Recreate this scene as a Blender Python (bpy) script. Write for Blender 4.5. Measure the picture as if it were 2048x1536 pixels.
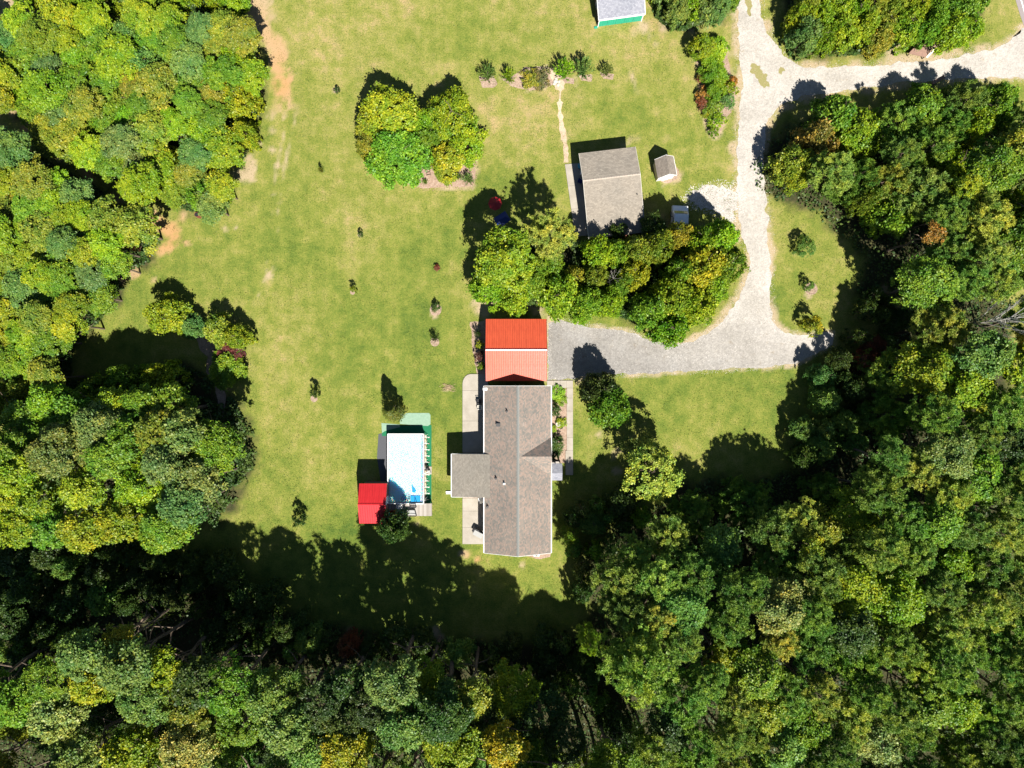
import bpy, bmesh, math, random
import numpy as np
from mathutils import Vector, Matrix

for o in list(bpy.data.objects):
    bpy.data.objects.remove(o)
SC = bpy.context.scene
COL = SC.collection
rng = np.random.default_rng(7)
random.seed(7)

# ------------------------------------------------------------------ camera / light / exposure
H = 88.0            # flying height of the drone, metres
S = 15.5            # photo pixels per metre on the ground
cam = bpy.data.cameras.new('camera')
cam.sensor_width = 36.0
cam.lens = 36.0 * S * H / 2048.0
cam.clip_end = 4000.0
cam.clip_start = 0.5
camo = bpy.data.objects.new('camera', cam)
COL.objects.link(camo)
camo.location = (0, 0, H)
camo.rotation_euler = (0, 0, 0)
SC.camera = camo

SHX, SHY = -0.27, 0.80          # ground shadow offset for one metre of height
sun_dir = Vector((-SHX, -SHY, 1.0)).normalized()      # towards the sun
world = bpy.data.worlds.new('World')
SC.world = world
world.use_nodes = True
wn = world.node_tree.nodes
wl = world.node_tree.links
for n in list(wn):
    wn.remove(n)
sky = wn.new('ShaderNodeTexSky')
sky.sky_type = 'NISHITA'
sky.sun_disc = False
sky.air_density = 0.7
sky.dust_density = 0.2
sky.sun_elevation = math.asin(sun_dir.z)
sky.sun_rotation = math.atan2(sun_dir.x, sun_dir.y)
bg = wn.new('ShaderNodeBackground')
bg.inputs['Strength'].default_value = 0.05
wo = wn.new('ShaderNodeOutputWorld')
wl.new(sky.outputs[0], bg.inputs[0])
wl.new(bg.outputs[0], wo.inputs[0])
sl = bpy.data.lights.new('sun', 'SUN')
sl.energy = 5.0
sl.angle = math.radians(0.5)
sl.color = (1.0, 0.955, 0.88)
so = bpy.data.objects.new('sun', sl)
COL.objects.link(so)
so.rotation_euler = (-sun_dir).to_track_quat('-Z', 'Y').to_euler()
SC.view_settings.view_transform = 'Standard'
SC.view_settings.look = 'None'
SC.view_settings.gamma = 1.0
SC.view_settings.use_curve_mapping = False
SC.view_settings.exposure = 1.35

# ------------------------------------------------------------------ helpers
def G(px, py, z=0.0):
    """photo pixel of a point at height z -> world x, y"""
    k = (H - z) / H / S
    return ((px - 1024) * k, (768 - py) * k)

def link(o):
    COL.objects.link(o)
    return o

def tag(o, label=None, cat=None, group=None, kind=None):
    if label: o['label'] = label
    if cat: o['category'] = cat
    if group: o['group'] = group
    if kind: o['kind'] = kind
    return o

def empty(name, loc=(0, 0, 0), rz=0.0, label=None, cat=None, group=None):
    o = bpy.data.objects.new(name, None)
    o.empty_display_size = 0.3
    o.location = loc
    o.rotation_euler = (0, 0, rz)
    link(o)
    return tag(o, label, cat, group)

def mesh_obj(name, verts, faces, mat, parent=None, smooth=False):
    me = bpy.data.meshes.new(name)
    me.from_pydata([tuple(v) for v in verts], [], faces)
    me.update()
    if mat: me.materials.append(mat)
    if smooth:
        for p in me.polygons: p.use_smooth = True
    o = bpy.data.objects.new(name, me)
    link(o)
    if parent: o.parent = parent
    return o

class MB:
    """collects simple solids into one mesh"""
    def __init__(self):
        self.v = []; self.f = []
    def add(self, verts, faces):
        n = len(self.v)
        self.v += [tuple(p) for p in verts]
        self.f += [tuple(i + n for i in f) for f in faces]
        return self
    def box(self, x0, y0, z0, x1, y1, z1):
        v = [(x0,y0,z0),(x1,y0,z0),(x1,y1,z0),(x0,y1,z0),(x0,y0,z1),(x1,y0,z1),(x1,y1,z1),(x0,y1,z1)]
        return self.add(v, [(0,3,2,1),(4,5,6,7),(0,1,5,4),(1,2,6,5),(2,3,7,6),(3,0,4,7)])
    def slab(self, pts, t):
        """top polygon pts (3d, counter-clockwise from above), thickness t straight down"""
        n = len(pts)
        v = [tuple(p) for p in pts] + [(p[0], p[1], p[2]-t) for p in pts]
        f = [tuple(range(n)), tuple(range(2*n-1, n-1, -1))]
        f += [(i, i+n, (i+1) % n + n, (i+1) % n) for i in range(n)]
        return self.add(v, f)
    def tube(self, a, b, r0, r1=None, n=7, caps=True):
        if r1 is None: r1 = r0
        a = Vector(a); b = Vector(b)
        d = (b - a).normalized()
        u = d.orthogonal().normalized(); w = d.cross(u)
        v = []
        for (c, r) in ((a, r0), (b, r1)):
            for i in range(n):
                t = 2*math.pi*i/n
                v.append(c + (u*math.cos(t) + w*math.sin(t))*r)
        f = [(i, (i+1) % n, (i+1) % n + n, i+n) for i in range(n)]
        if caps:
            f += [tuple(range(n-1, -1, -1)), tuple(range(n, 2*n))]
        return self.add(v, f)
    def lathe(self, prof, c=(0,0), n=16):
        """prof: (r, z) list from bottom to top"""
        v = []
        for r, z in prof:
            for i in range(n):
                t = 2*math.pi*i/n
                v.append((c[0]+r*math.cos(t), c[1]+r*math.sin(t), z))
        f = []
        for k in range(len(prof)-1):
            for i in range(n):
                f.append((k*n+i, k*n+(i+1) % n, (k+1)*n+(i+1) % n, (k+1)*n+i))
        f.append(tuple(range(n-1, -1, -1)))
        f.append(tuple(range((len(prof)-1)*n, len(prof)*n)))
        return self.add(v, f)
    def build(self, name, mat, parent=None, smooth=False):
        return mesh_obj(name, self.v, self.f, mat, parent, smooth)

# ------------------------------------------------------------------ material helpers
def mat(name):
    m = bpy.data.materials.new(name)
    m.use_nodes = True
    nt = m.node_tree
    b = nt.nodes['Principled BSDF']
    return m, nt, nt.nodes, nt.links, b

def ramp(ns, stops, interp='LINEAR'):
    r = ns.new('ShaderNodeValToRGB')
    r.color_ramp.interpolation = interp
    e = r.color_ramp.elements
    while len(e) < len(stops): e.new(0.5)
    for el, (p, c) in zip(e, stops):
        el.position = p
        el.color = (c[0], c[1], c[2], 1)
    return r

def noise(ns, ls, vec, scale, detail=4, rough=0.6):
    n = ns.new('ShaderNodeTexNoise')
    n.inputs['Scale'].default_value = scale
    n.inputs['Detail'].default_value = detail
    n.inputs['Roughness'].default_value = rough
    ls.new(vec, n.inputs['Vector'])
    return n

def mixc(ns, ls, fac, a, b, mode='MIX'):
    m = ns.new('ShaderNodeMix')
    m.data_type = 'RGBA'
    m.blend_type = mode
    for sock, val in ((m.inputs[0], fac), (m.inputs[6], a), (m.inputs[7], b)):
        if hasattr(val, 'links') or hasattr(val, 'is_linked'):
            ls.new(val, sock)
        elif isinstance(val, (int, float)):
            sock.default_value = val
        else:
            sock.default_value = (val[0], val[1], val[2], 1)
    return m.outputs[2]

def math_n(ns, ls, op, a, b=None, clamp=False):
    m = ns.new('ShaderNodeMath')
    m.operation = op
    m.use_clamp = clamp
    for i, v in enumerate((a, b)):
        if v is None: continue
        if hasattr(v, 'is_linked'): ls.new(v, m.inputs[i])
        else: m.inputs[i].default_value = v
    return m.outputs[0]

def objvec(ns):
    t = ns.new('ShaderNodeTexCoord')
    return t.outputs['Object']

def bump(ns, ls, height, b, strength=0.4, dist=0.05):
    n = ns.new('ShaderNodeBump')
    n.inputs['Strength'].default_value = strength
    n.inputs['Distance'].default_value = dist
    ls.new(height, n.inputs['Height'])
    ls.new(n.outputs[0], b.inputs['Normal'])

def simple(name, c1, c2=None, scale=3.0, rough=0.8, bumps=0.0, metallic=0.0, spec=0.3):
    m, nt, ns, ls, b = mat(name)
    if c2 is None: c2 = tuple(x*0.8 for x in c1)
    v = objvec(ns)
    n = noise(ns, ls, v, scale, 6, 0.65)
    r = ramp(ns, [(0.3, c2), (0.7, c1)])
    ls.new(n.outputs[0], r.inputs[0])
    ls.new(r.outputs[0], b.inputs['Base Color'])
    b.inputs['Roughness'].default_value = rough
    b.inputs['Metallic'].default_value = metallic
    b.inputs['Specular IOR Level'].default_value = spec
    if bumps: bump(ns, ls, n.outputs[0], b, bumps, 0.03)
    return m

# foliage: colour from the object, varied leaf by leaf
def foliage_mat():
    m, nt, ns, ls, b = mat('foliage')
    oi = ns.new('ShaderNodeObjectInfo')
    at = ns.new('ShaderNodeAttribute'); at.attribute_name = 'tint'
    rp = ramp(ns, [(0.0, (0.40, 0.62, 0.5)), (0.35, (0.85, 0.97, 0.9)), (0.7, (1.25, 1.15, 1.0)), (0.93, (1.6, 1.42, 1.0)), (1.0, (1.95, 1.45, 0.95))])
    ls.new(at.outputs['Fac'], rp.inputs[0])
    c = mixc(ns, ls, 1.0, oi.outputs['Color'], rp.outputs[0], 'MULTIPLY')
    geo = ns.new('ShaderNodeNewGeometry')
    wn_ = noise(ns, ls, geo.outputs['Position'], 0.42, 3, 0.6)
    wr = ramp(ns, [(0.36, (0.72, 0.90, 0.95)), (0.5, (1, 1, 1)), (0.66, (1.20, 1.08, 0.95))]); ls.new(wn_.outputs[0], wr.inputs[0])
    c = mixc(ns, ls, 1.0, c, wr.outputs[0], 'MULTIPLY')
    ls.new(c, b.inputs['Base Color'])
    b.inputs['Roughness'].default_value = 0.5
    b.inputs['Specular IOR Level'].default_value = 0.28
    tr = ns.new('ShaderNodeBsdfTranslucent')
    tc = mixc(ns, ls, 1.0, c, (1.15, 1.25, 0.6), 'MULTIPLY')
    ls.new(tc, tr.inputs[0])
    mx = ns.new('ShaderNodeMixShader')
    mx.inputs[0].default_value = 0.25
    ls.new(b.outputs[0], mx.inputs[1]); ls.new(tr.outputs[0], mx.inputs[2])
    ls.new(mx.outputs[0], ns['Material Output'].inputs[0])
    return m
FOL = foliage_mat()
BARK = simple('bark', (0.16, 0.12, 0.085), (0.06, 0.045, 0.03), 8, 0.95, 0.6)
BARE = simple('bare_wood', (0.42, 0.40, 0.36), (0.28, 0.26, 0.23), 6, 0.9, 0.3)

def shingle_mat(name, palette, axis, course=0.145, tab=0.22, bstr=0.5, rough=0.9, wavy=0.0):
    """shingle courses stacked along local axis ('x' or 'y'), random tint per tab"""
    m, nt, ns, ls, b = mat(name)
    v = objvec(ns)
    if wavy:
        nz = noise(ns, ls, v, 6.0, 2, 0.5)
        va = ns.new('ShaderNodeVectorMath'); va.operation = 'SCALE'
        va.inputs['Scale'].default_value = wavy
        ls.new(nz.outputs['Color'], va.inputs[0])
        vb = ns.new('ShaderNodeVectorMath'); vb.operation = 'ADD'
        ls.new(v, vb.inputs[0]); ls.new(va.outputs[0], vb.inputs[1])
        v = vb.outputs[0]
    sx = ns.new('ShaderNodeSeparateXYZ'); ls.new(v, sx.inputs[0])
    a, c = (sx.outputs[0], sx.outputs[1]) if axis == 'x' else (sx.outputs[1], sx.outputs[0])
    ca = math_n(ns, ls, 'DIVIDE', a, course)
    row = math_n(ns, ls, 'FLOOR', ca)
    fr = math_n(ns, ls, 'FRACT', ca)
    off = math_n(ns, ls, 'MULTIPLY', row, 0.37)
    cb = math_n(ns, ls, 'ADD', math_n(ns, ls, 'DIVIDE', c, tab), off)
    colm = math_n(ns, ls, 'FLOOR', cb)
    fc = math_n(ns, ls, 'FRACT', cb)
    cm = ns.new('ShaderNodeCombineXYZ')
    ls.new(row, cm.inputs[0]); ls.new(colm, cm.inputs[1])
    wnz = ns.new('ShaderNodeTexWhiteNoise'); wnz.noise_dimensions = '2D'
    ls.new(cm.outputs[0], wnz.inputs['Vector'])
    big = noise(ns, ls, objvec(ns), 0.9, 4, 0.6)
    f = math_n(ns, ls, 'ADD', math_n(ns, ls, 'MULTIPLY', wnz.outputs['Value'], 0.7), math_n(ns, ls, 'MULTIPLY', big.outputs[0], 0.35))
    rp = ramp(ns, palette)
    ls.new(f, rp.inputs[0])
    line = math_n(ns, ls, 'LESS_THAN', fr, 0.16)
    lin2 = math_n(ns, ls, 'LESS_THAN', fc, 0.06)
    ln = math_n(ns, ls, 'MAXIMUM', line, lin2)
    grn = noise(ns, ls, objvec(ns), 60, 3, 0.7)
    g2 = ramp(ns, [(0.3, (0.8,)*3), (0.7, (1.18,)*3)]); ls.new(grn.outputs[0], g2.inputs[0])
    col = mixc(ns, ls, 1.0, rp.outputs[0], g2.outputs[0], 'MULTIPLY')
    st = noise(ns, ls, objvec(ns), 0.35, 5, 0.7)
    s2 = ramp(ns, [(0.3, (0.86, 0.87, 0.88)), (0.7, (1.1, 1.08, 1.06))]); ls.new(st.outputs[0], s2.inputs[0])
    col = mixc(ns, ls, 1.0, col, s2.outputs[0], 'MULTIPLY')
    fac = math_n(ns, ls, 'MULTIPLY', ln, 0.38)
    col = mixc(ns, ls, fac, col, (0.05, 0.045, 0.04))
    ls.new(col, b.inputs['Base Color'])
    b.inputs['Roughness'].default_value = rough
    b.inputs['Specular IOR Level'].default_value = 0.2
    hgt = math_n(ns, ls, 'ADD', fr, math_n(ns, ls, 'MULTIPLY', wnz.outputs['Value'], 0.6))
    bump(ns, ls, hgt, b, bstr, 0.02)
    return m

HOUSE_PAL = [(0.0, (0.11, 0.11, 0.10)), (0.3, (0.155, 0.142, 0.125)), (0.55, (0.188, 0.158, 0.133)), (0.8, (0.235, 0.175, 0.142)), (1.0, (0.215, 0.20, 0.182))]
M = {}
M['shingle_x'] = shingle_mat('house_shingles', HOUSE_PAL, 'x')
M['shingle_y'] = shingle_mat('house_shingles_cross', HOUSE_PAL, 'y')
M['shingle_wing'] = shingle_mat('wing_shingles', [(0.0, (0.14, 0.125, 0.105)), (0.5, (0.17, 0.155, 0.13)), (1.0, (0.205, 0.185, 0.155))], 'x', bstr=0.25)
COT_PAL = [(0.0, (0.165, 0.145, 0.118)), (0.5, (0.205, 0.18, 0.148)), (1.0, (0.25, 0.22, 0.18))]
M['shingle_cot_n'] = shingle_mat('cottage_shingles_north', COT_PAL, 'y', 0.17, 0.36, 1.0, wavy=0.10)
M['shingle_cot'] = shingle_mat('cottage_shingles', COT_PAL, 'y', bstr=0.2)
M['shingle_grey'] = shingle_mat('grey_shingles', [(0.0, (0.15, 0.155, 0.185)), (0.5, (0.20, 0.205, 0.235)), (1.0, (0.25, 0.255, 0.28))], 'y')
M['shingle_shed'] = shingle_mat('shed_shingles', [(0.0, (0.15, 0.13, 0.108)), (0.5, (0.20, 0.172, 0.142)), (1.0, (0.25, 0.215, 0.18))], 'x', bstr=0.3)
M['ridge'] = simple('ridge_shingle', (0.21, 0.21, 0.195), (0.13, 0.135, 0.125), 7, 0.9, 0.3)
M['ridge_brown'] = simple('ridge_shingle_brown', (0.32, 0.28, 0.23), (0.24, 0.2, 0.165), 7, 0.9, 0.3)
M['white'] = simple('white_paint', (0.78, 0.78, 0.76), (0.66, 0.66, 0.63), 3, 0.45)
M['siding'] = simple('siding', (0.58, 0.55, 0.49), (0.48, 0.45, 0.4), 2, 0.6)
M['brick_wall'] = simple('red_brick_wall', (0.28, 0.12, 0.08), (0.18, 0.08, 0.055), 9, 0.9, 0.4)
M['green_wall'] = simple('green_metal_wall', (0.025, 0.30, 0.19), (0.02, 0.24, 0.15), 2, 0.45)
M['glass'] = simple('window_glass', (0.05, 0.07, 0.09), (0.03, 0.04, 0.055), 1, 0.08, spec=0.8)
M['dark'] = simple('black_metal', (0.02, 0.02, 0.022), (0.012, 0.012, 0.014), 5, 0.5)
M['vent'] = simple('vent_metal', (0.07, 0.07, 0.07), (0.04, 0.04, 0.04), 8, 0.5)
M['rubber'] = simple('rubber', (0.02, 0.02, 0.02), None, 5, 0.8)
M['red_plastic'] = simple('red_fabric', (0.30, 0.012, 0.014), (0.2, 0.008, 0.01), 3, 0.55)
M['blue_fabric'] = simple('blue_fabric', (0.010, 0.028, 0.13), (0.008, 0.02, 0.10), 3, 0.6)
M['liner_and_shadow_blue'] = simple('liner_and_shadow_blue', (0.006, 0.20, 0.42), (0.005, 0.17, 0.36), 3, 0.4)  # liner edge, and the deep blue painted for shadows on the water
M['teal'] = simple('teal_table_top', (0.06, 0.32, 0.42), None, 3, 0.4)
M['grey_mesh'] = simple('grey_mesh', (0.34, 0.34, 0.33), (0.22, 0.22, 0.21), 30, 0.8)
M['wood_brown'] = simple('weathered_brown_wood', (0.22, 0.135, 0.10), (0.14, 0.085, 0.065), 6, 0.9, 0.4)
M['wood_dark'] = simple('dark_wood', (0.09, 0.06, 0.045), (0.05, 0.035, 0.025), 6, 0.9, 0.4)
M['stone'] = simple('pale_stone', (0.42, 0.40, 0.35), (0.3, 0.28, 0.24), 4, 0.9, 0.4)
M['rust'] = simple('rusty_red_metal', (0.16, 0.035, 0.025), (0.09, 0.03, 0.02), 9, 0.7)
M['black_mat'] = simple('dark_weed_fabric', (0.075, 0.078, 0.085), (0.05, 0.052, 0.058), 10, 0.9, 0.3)
M['carpet'] = simple('green_outdoor_carpet', (0.012, 0.135, 0.06), (0.008, 0.10, 0.042), 7, 0.95, 0.3)
M['carpet_pale'] = simple('faded_green_carpet', (0.20, 0.29, 0.215), (0.15, 0.235, 0.165), 3, 0.95, 0.3)

def concrete_mat():
    m, nt, ns, ls, b = mat('concrete')
    v = objvec(ns)
    n1 = noise(ns, ls, v, 0.8, 6, 0.65)
    r1 = ramp(ns, [(0.25, (0.22, 0.195, 0.155)), (0.6, (0.29, 0.26, 0.215)), (0.85, (0.33, 0.30, 0.255))])
    ls.new(n1.outputs[0], r1.inputs[0])
    n2 = noise(ns, ls, v, 25, 4, 0.7)
    r2 = ramp(ns, [(0.3, (0.88,)*3), (0.7, (1.08,)*3)]); ls.new(n2.outputs[0], r2.inputs[0])
    c = mixc(ns, ls, 1.0, r1.outputs[0], r2.outputs[0], 'MULTIPLY')
    ls.new(c, b.inputs['Base Color'])
    b.inputs['Roughness'].default_value = 0.85
    bump(ns, ls, n2.outputs[0], b, 0.2, 0.01)
    return m
M['concrete'] = concrete_mat()

def gravel_mat(name, cols, dust):
    m, nt, ns, ls, b = mat(name)
    v = objvec(ns)
    vo = ns.new('ShaderNodeTexVoronoi'); vo.inputs['Scale'].default_value = 7.0
    ls.new(v, vo.inputs['Vector'])
    sp = ns.new('ShaderNodeSeparateColor'); ls.new(vo.outputs['Color'], sp.inputs[0])
    r0 = ramp(ns, cols); ls.new(sp.outputs[0], r0.inputs[0])
    n1 = noise(ns, ls, v, 0.25, 7, 0.65)
    n2 = noise(ns, ls, v, 2.2, 6, 0.75)
    r1 = ramp(ns, [(0.30, (0.80, 0.78, 0.75)), (0.55, (1.02, 1.0, 0.98)), (0.75, (1.12, 1.12, 1.12))])
    ls.new(n1.outputs[0], r1.inputs[0])
    r2 = ramp(ns, [(0.3, (0.82,)*3), (0.5, (1.0,)*3), (0.7, (1.1,)*3)]); ls.new(n2.outputs[0], r2.inputs[0])
    c = mixc(ns, ls, 0.55, r0.outputs[0], dust)
    c = mixc(ns, ls, 1.0, c, r1.outputs[0], 'MULTIPLY')
    c = mixc(ns, ls, 1.0, c, r2.outputs[0], 'MULTIPLY')
    ls.new(c, b.inputs['Base Color'])
    b.inputs['Roughness'].default_value = 0.95
    b.inputs['Specular IOR Level'].default_value = 0.1
    bump(ns, ls, vo.outputs['Distance'], b, 0.5, 0.03)
    return m
M['gravel'] = gravel_mat('gravel', [(0, (0.70, 0.70, 0.70)), (0.5, (1.0, 1.0, 1.0)), (1, (1.28, 1.28, 1.28))], (1.0, 1.0, 1.0))
def gravel_blend(m):
    nt = m.node_tree; ns = nt.nodes; ls = nt.links
    b = ns['Principled BSDF']
    src = b.inputs['Base Color'].links[0].from_socket
    v = objvec(ns)
    sx = ns.new('ShaderNodeSeparateXYZ'); ls.new(v, sx.inputs[0])
    nn = noise(ns, ls, v, 0.22, 6, 0.7)
    a = math_n(ns, ls, 'MULTIPLY', math_n(ns, ls, 'SUBTRACT', sx.outputs[0], 12.0), 0.024)
    c = math_n(ns, ls, 'MULTIPLY', math_n(ns, ls, 'SUBTRACT', sx.outputs[1], 2.5), 0.062)
    f = math_n(ns, ls, 'ADD', math_n(ns, ls, 'ADD', a, c), math_n(ns, ls, 'MULTIPLY', math_n(ns, ls, 'SUBTRACT', nn.outputs[0], 0.5), 0.9), True)
    r = ramp(ns, [(0, (0.185, 0.178, 0.168)), (0.5, (0.255, 0.243, 0.225)), (1, (0.325, 0.308, 0.280))])
    ls.new(f, r.inputs[0])
    n2 = noise(ns, ls, v, 0.9, 6, 0.75)
    r2 = ramp(ns, [(0.58, (1, 1, 1)), (0.72, (0.80, 0.72, 0.60))]); ls.new(n2.outputs[0], r2.inputs[0])
    o = mixc(ns, ls, 1.0, src, r.outputs[0], 'MULTIPLY')
    o = mixc(ns, ls, 1.0, o, r2.outputs[0], 'MULTIPLY')
    ls.new(o, b.inputs['Base Color'])
gravel_blend(M['gravel'])
M['gravel_grey'] = M['gravel']
M['mulch'] = gravel_mat('mulch', [(0, (0.13, 0.08, 0.055)), (0.5, (0.25, 0.18, 0.135)), (1, (0.36, 0.28, 0.22))], (0.28, 0.21, 0.16))
M['sand'] = gravel_mat('sandy_path', [(0, (0.33, 0.24, 0.16)), (0.5, (0.40, 0.31, 0.22)), (1, (0.46, 0.38, 0.3))], (0.41, 0.32, 0.23))
M['pebble'] = simple('pebbles', (0.5, 0.47, 0.43), (0.33, 0.3, 0.27), 4, 0.9)
M['chips'] = simple('bark_chips', (0.32, 0.21, 0.15), (0.16, 0.10, 0.07), 4, 0.9)
M['straw'] = simple('dry_sticks', (0.42, 0.32, 0.19), (0.25, 0.18, 0.1), 6, 0.9)

def asphalt():
    m, nt, ns, ls, b = mat('old_asphalt')
    v = objvec(ns)
    n = noise(ns, ls, v, 30, 4, 0.7)
    r = ramp(ns, [(0.3, (0.17, 0.145, 0.14)), (0.7, (0.24, 0.205, 0.20))])
    ls.new(n.outputs[0], r.inputs[0]); ls.new(r.outputs[0], b.inputs['Base Color'])
    b.inputs['Roughness'].default_value = 0.9
    return m
M['asphalt'] = asphalt()

def metal_roof(name, c1, c2, rough):
    m, nt, ns, ls, b = mat(name)
    v = objvec(ns)
    n = noise(ns, ls, v, 1.1, 5, 0.6)
    r = ramp(ns, [(0.3, c2), (0.7, c1)])
    ls.new(n.outputs[0], r.inputs[0]); ls.new(r.outputs[0], b.inputs['Base Color'])
    mp = ns.new('ShaderNodeMapping'); mp.inputs['Scale'].default_value = (5.0, 0.5, 1)
    g2_ = ns.new('ShaderNodeNewGeometry'); ls.new(g2_.outputs['Position'], mp.inputs[0])
    ns3 = noise(ns, ls, mp.outputs[0], 1.3, 5, 0.7)
    r3 = ramp(ns, [(0.35, (0.86, 0.88, 0.9)), (0.7, (1.06, 1.12, 1.15))]); ls.new(ns3.outputs[0], r3.inputs[0])
    ls.new(mixc(ns, ls, 1.0, r.outputs[0], r3.outputs[0], 'MULTIPLY'), b.inputs['Base Color'])
    n2 = noise(ns, ls, v, 4, 4, 0.6)
    r2 = ramp(ns, [(0.3, (rough-0.05,)*3), (0.7, (rough+0.06,)*3)]); ls.new(n2.outputs[0], r2.inputs[0])
    ls.new(r2.outputs[0], b.inputs['Roughness'])
    b.inputs['Specular IOR Level'].default_value = 0.22
    b.inputs['Specular Tint'].default_value = (1.0, 0.80, 0.88, 1)
    return m
M['red_roof'] = metal_roof('red_metal_roof', (0.48, 0.078, 0.034), (0.43, 0.066, 0.030), 0.42)
M['crimson_roof'] = metal_roof('crimson_metal_roof', (0.42, 0.020, 0.022), (0.37, 0.016, 0.019), 0.42)
M['maroon'] = simple('maroon_trim', (0.18, 0.02, 0.025), None, 3, 0.5)
M['pale_trim'] = simple('pale_ridge_trim', (0.62, 0.40, 0.38), (0.55, 0.34, 0.32), 3, 0.4)

def deck_mat():
    m, nt, ns, ls, b = mat('grey_deck_wood')
    oi = ns.new('ShaderNodeObjectInfo')
    r = ramp(ns, [(0, (0.22, 0.19, 0.16)), (0.5, (0.28, 0.25, 0.22)), (1, (0.34, 0.31, 0.28))])
    ls.new(oi.outputs['Random'], r.inputs[0])
    mp = ns.new('ShaderNodeMapping'); mp.inputs['Scale'].default_value = (1, 0.12, 1)
    ls.new(objvec(ns), mp.inputs[0])
    n = noise(ns, ls, mp.outputs[0], 25, 5, 0.7)
    r2 = ramp(ns, [(0.3, (0.8,)*3), (0.7, (1.12,)*3)]); ls.new(n.outputs[0], r2.inputs[0])
    c = mixc(ns, ls, 1.0, r.outputs[0], r2.outputs[0], 'MULTIPLY')
    ls.new(c, b.inputs['Base Color']); b.inputs['Roughness'].default_value = 0.85
    return m
M['deck'] = deck_mat()

def water_mat():
    m, nt, ns, ls, b = mat('pool_water')
    b.inputs['Base Color'].default_value = (0.36, 0.58, 0.625, 1)
    b.inputs['Subsurface Weight'].default_value = 1.0
    b.inputs['Subsurface Radius'].default_value = (0.15, 1.1, 1.8)
    b.inputs['Subsurface Scale'].default_value = 1.0
    b.inputs['Roughness'].default_value = 0.12
    b.inputs['IOR'].default_value = 1.33
    v = objvec(ns)
    w = ns.new('ShaderNodeTexWave'); w.inputs['Scale'].default_value = 1.6
    w.inputs['Distortion'].default_value = 6; w.inputs['Detail'].default_value = 4
    w.inputs['Detail Scale'].default_value = 1.6
    mp = ns.new('ShaderNodeMapping'); mp.inputs['Rotation'].default_value = (0, 0, 0.9)
    ls.new(v, mp.inputs[0]); ls.new(mp.outputs[0], w.inputs['Vector'])
    n = noise(ns, ls, v, 5, 4, 0.6)
    h = math_n(ns, ls, 'ADD', w.outputs['Fac'], n.outputs[0])
    bump(ns, ls, h, b, 0.35, 0.04)
    return m
M['water'] = water_mat()

# ------------------------------------------------------------------ numpy noise
_tab = rng.random((256, 256))
def vnoise(x, y, sc, seed=0):
    x = np.asarray(x)/sc + seed*17.3; y = np.asarray(y)/sc + seed*9.1
    xi = np.floor(x).astype(int); yi = np.floor(y).astype(int)
    fx = x-xi; fy = y-yi
    fx = fx*fx*(3-2*fx); fy = fy*fy*(3-2*fy)
    a = _tab[xi % 256, yi % 256]; b = _tab[(xi+1) % 256, yi % 256]
    c = _tab[xi % 256, (yi+1) % 256]; d = _tab[(xi+1) % 256, (yi+1) % 256]
    return (a*(1-fx)+b*fx)*(1-fy) + (c*(1-fx)+d*fx)*fy
def fbm(x, y, sc, seed=0, o=4):
    s = 0; w = 0
    for k in range(o):
        s = s + vnoise(x, y, sc/2**k, seed+k)*0.6**k; w += 0.6**k
    return s/w

def inpoly(x, y, P):
    x = np.asarray(x, float); y = np.asarray(y, float)
    c = np.zeros(x.shape, bool)
    n = len(P)
    for i in range(n):
        x1, y1 = P[i]; x2, y2 = P[(i+1) % n]
        if y1 == y2: continue
        cond = ((y1 > y) != (y2 > y)) & (x < (x2-x1)*(y-y1)/(y2-y1)+x1)
        c ^= cond
    return c
def dist_poly(x, y, P, closed=True):
    d = np.full(np.shape(x), 1e9)
    n = len(P)
    for i in range(n if closed else n-1):
        ax, ay = P[i]; bx, by = P[(i+1) % n]
        vx, vy = bx-ax, by-ay
        L = vx*vx+vy*vy+1e-9
        t = np.clip(((x-ax)*vx+(y-ay)*vy)/L, 0, 1)
        d = np.minimum(d, np.hypot(x-ax-t*vx, y-ay-t*vy))
    return d

# ------------------------------------------------------------------ outlines read off the photograph (ground, pixels)
DRIVE = [(1474,-60),(1476,60),(1480,120),(1482,170),(1480,230),(1474,300),(1474,360),(1477,420),(1482,470),(1500,510),(1500,545),(1478,590),(1450,635),(1420,668),(1375,690),(1330,690),
         (1340,715),(1400,725),(1480,700),(1530,668),(1556,662),(1542,640),(1541,600),(1541,540),(1535,450),(1530,380),(1527,320),(1530,270),(1537,238),(1562,212),(1600,195),(1660,184),(1760,172),
         (1850,161),(1950,156),(2060,154),(2120,152),(2120,40),(2043,55),(2030,75),(2000,95),(1940,107),(1880,120),(1780,129),(1680,134),(1620,134),(1585,124),(1556,98),(1536,66),(1522,30),(1514,-60)]
PAD = [(1096,646),(1120,642),(1150,648),(1200,656),(1262,664),(1300,682),(1340,690),(1385,682),(1430,655),(1460,640),(1500,640),(1540,640),(1548,655),(1570,664),(1600,670),(1640,664),(1665,668),
       (1665,690),(1620,712),(1590,728),(1520,735),(1400,740),(1300,746),(1240,749),(1190,746),(1150,757),(1096,760)]
STONEPATCH = [(1385,384),(1410,376),(1445,372),(1478,380),(1478,420),(1462,440),(1440,425),(1418,418),(1395,412),(1375,400)]
ROAD = [(2022,-80),(2031,0),(2040,30),(2054,70),(2085,160),(2250,500),(2300,470),(2110,100),(2085,-80)]
BED_TREES = [(770,300),(805,345),(820,365),(845,378),(880,374),(945,374),(952,345),(948,310),(900,280),(820,280)]
BED_HEDGE = [(1396,88),(1412,80),(1440,82),(1455,110),(1462,150),(1472,190),(1462,225),(1448,245),(1442,262),(1434,275),(1422,270),(1412,245),(1405,215),(1398,180),(1402,150),(1392,118)]
BED_ROW = [(958,150),(985,150),(995,168),(985,177),(965,175)]
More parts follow.
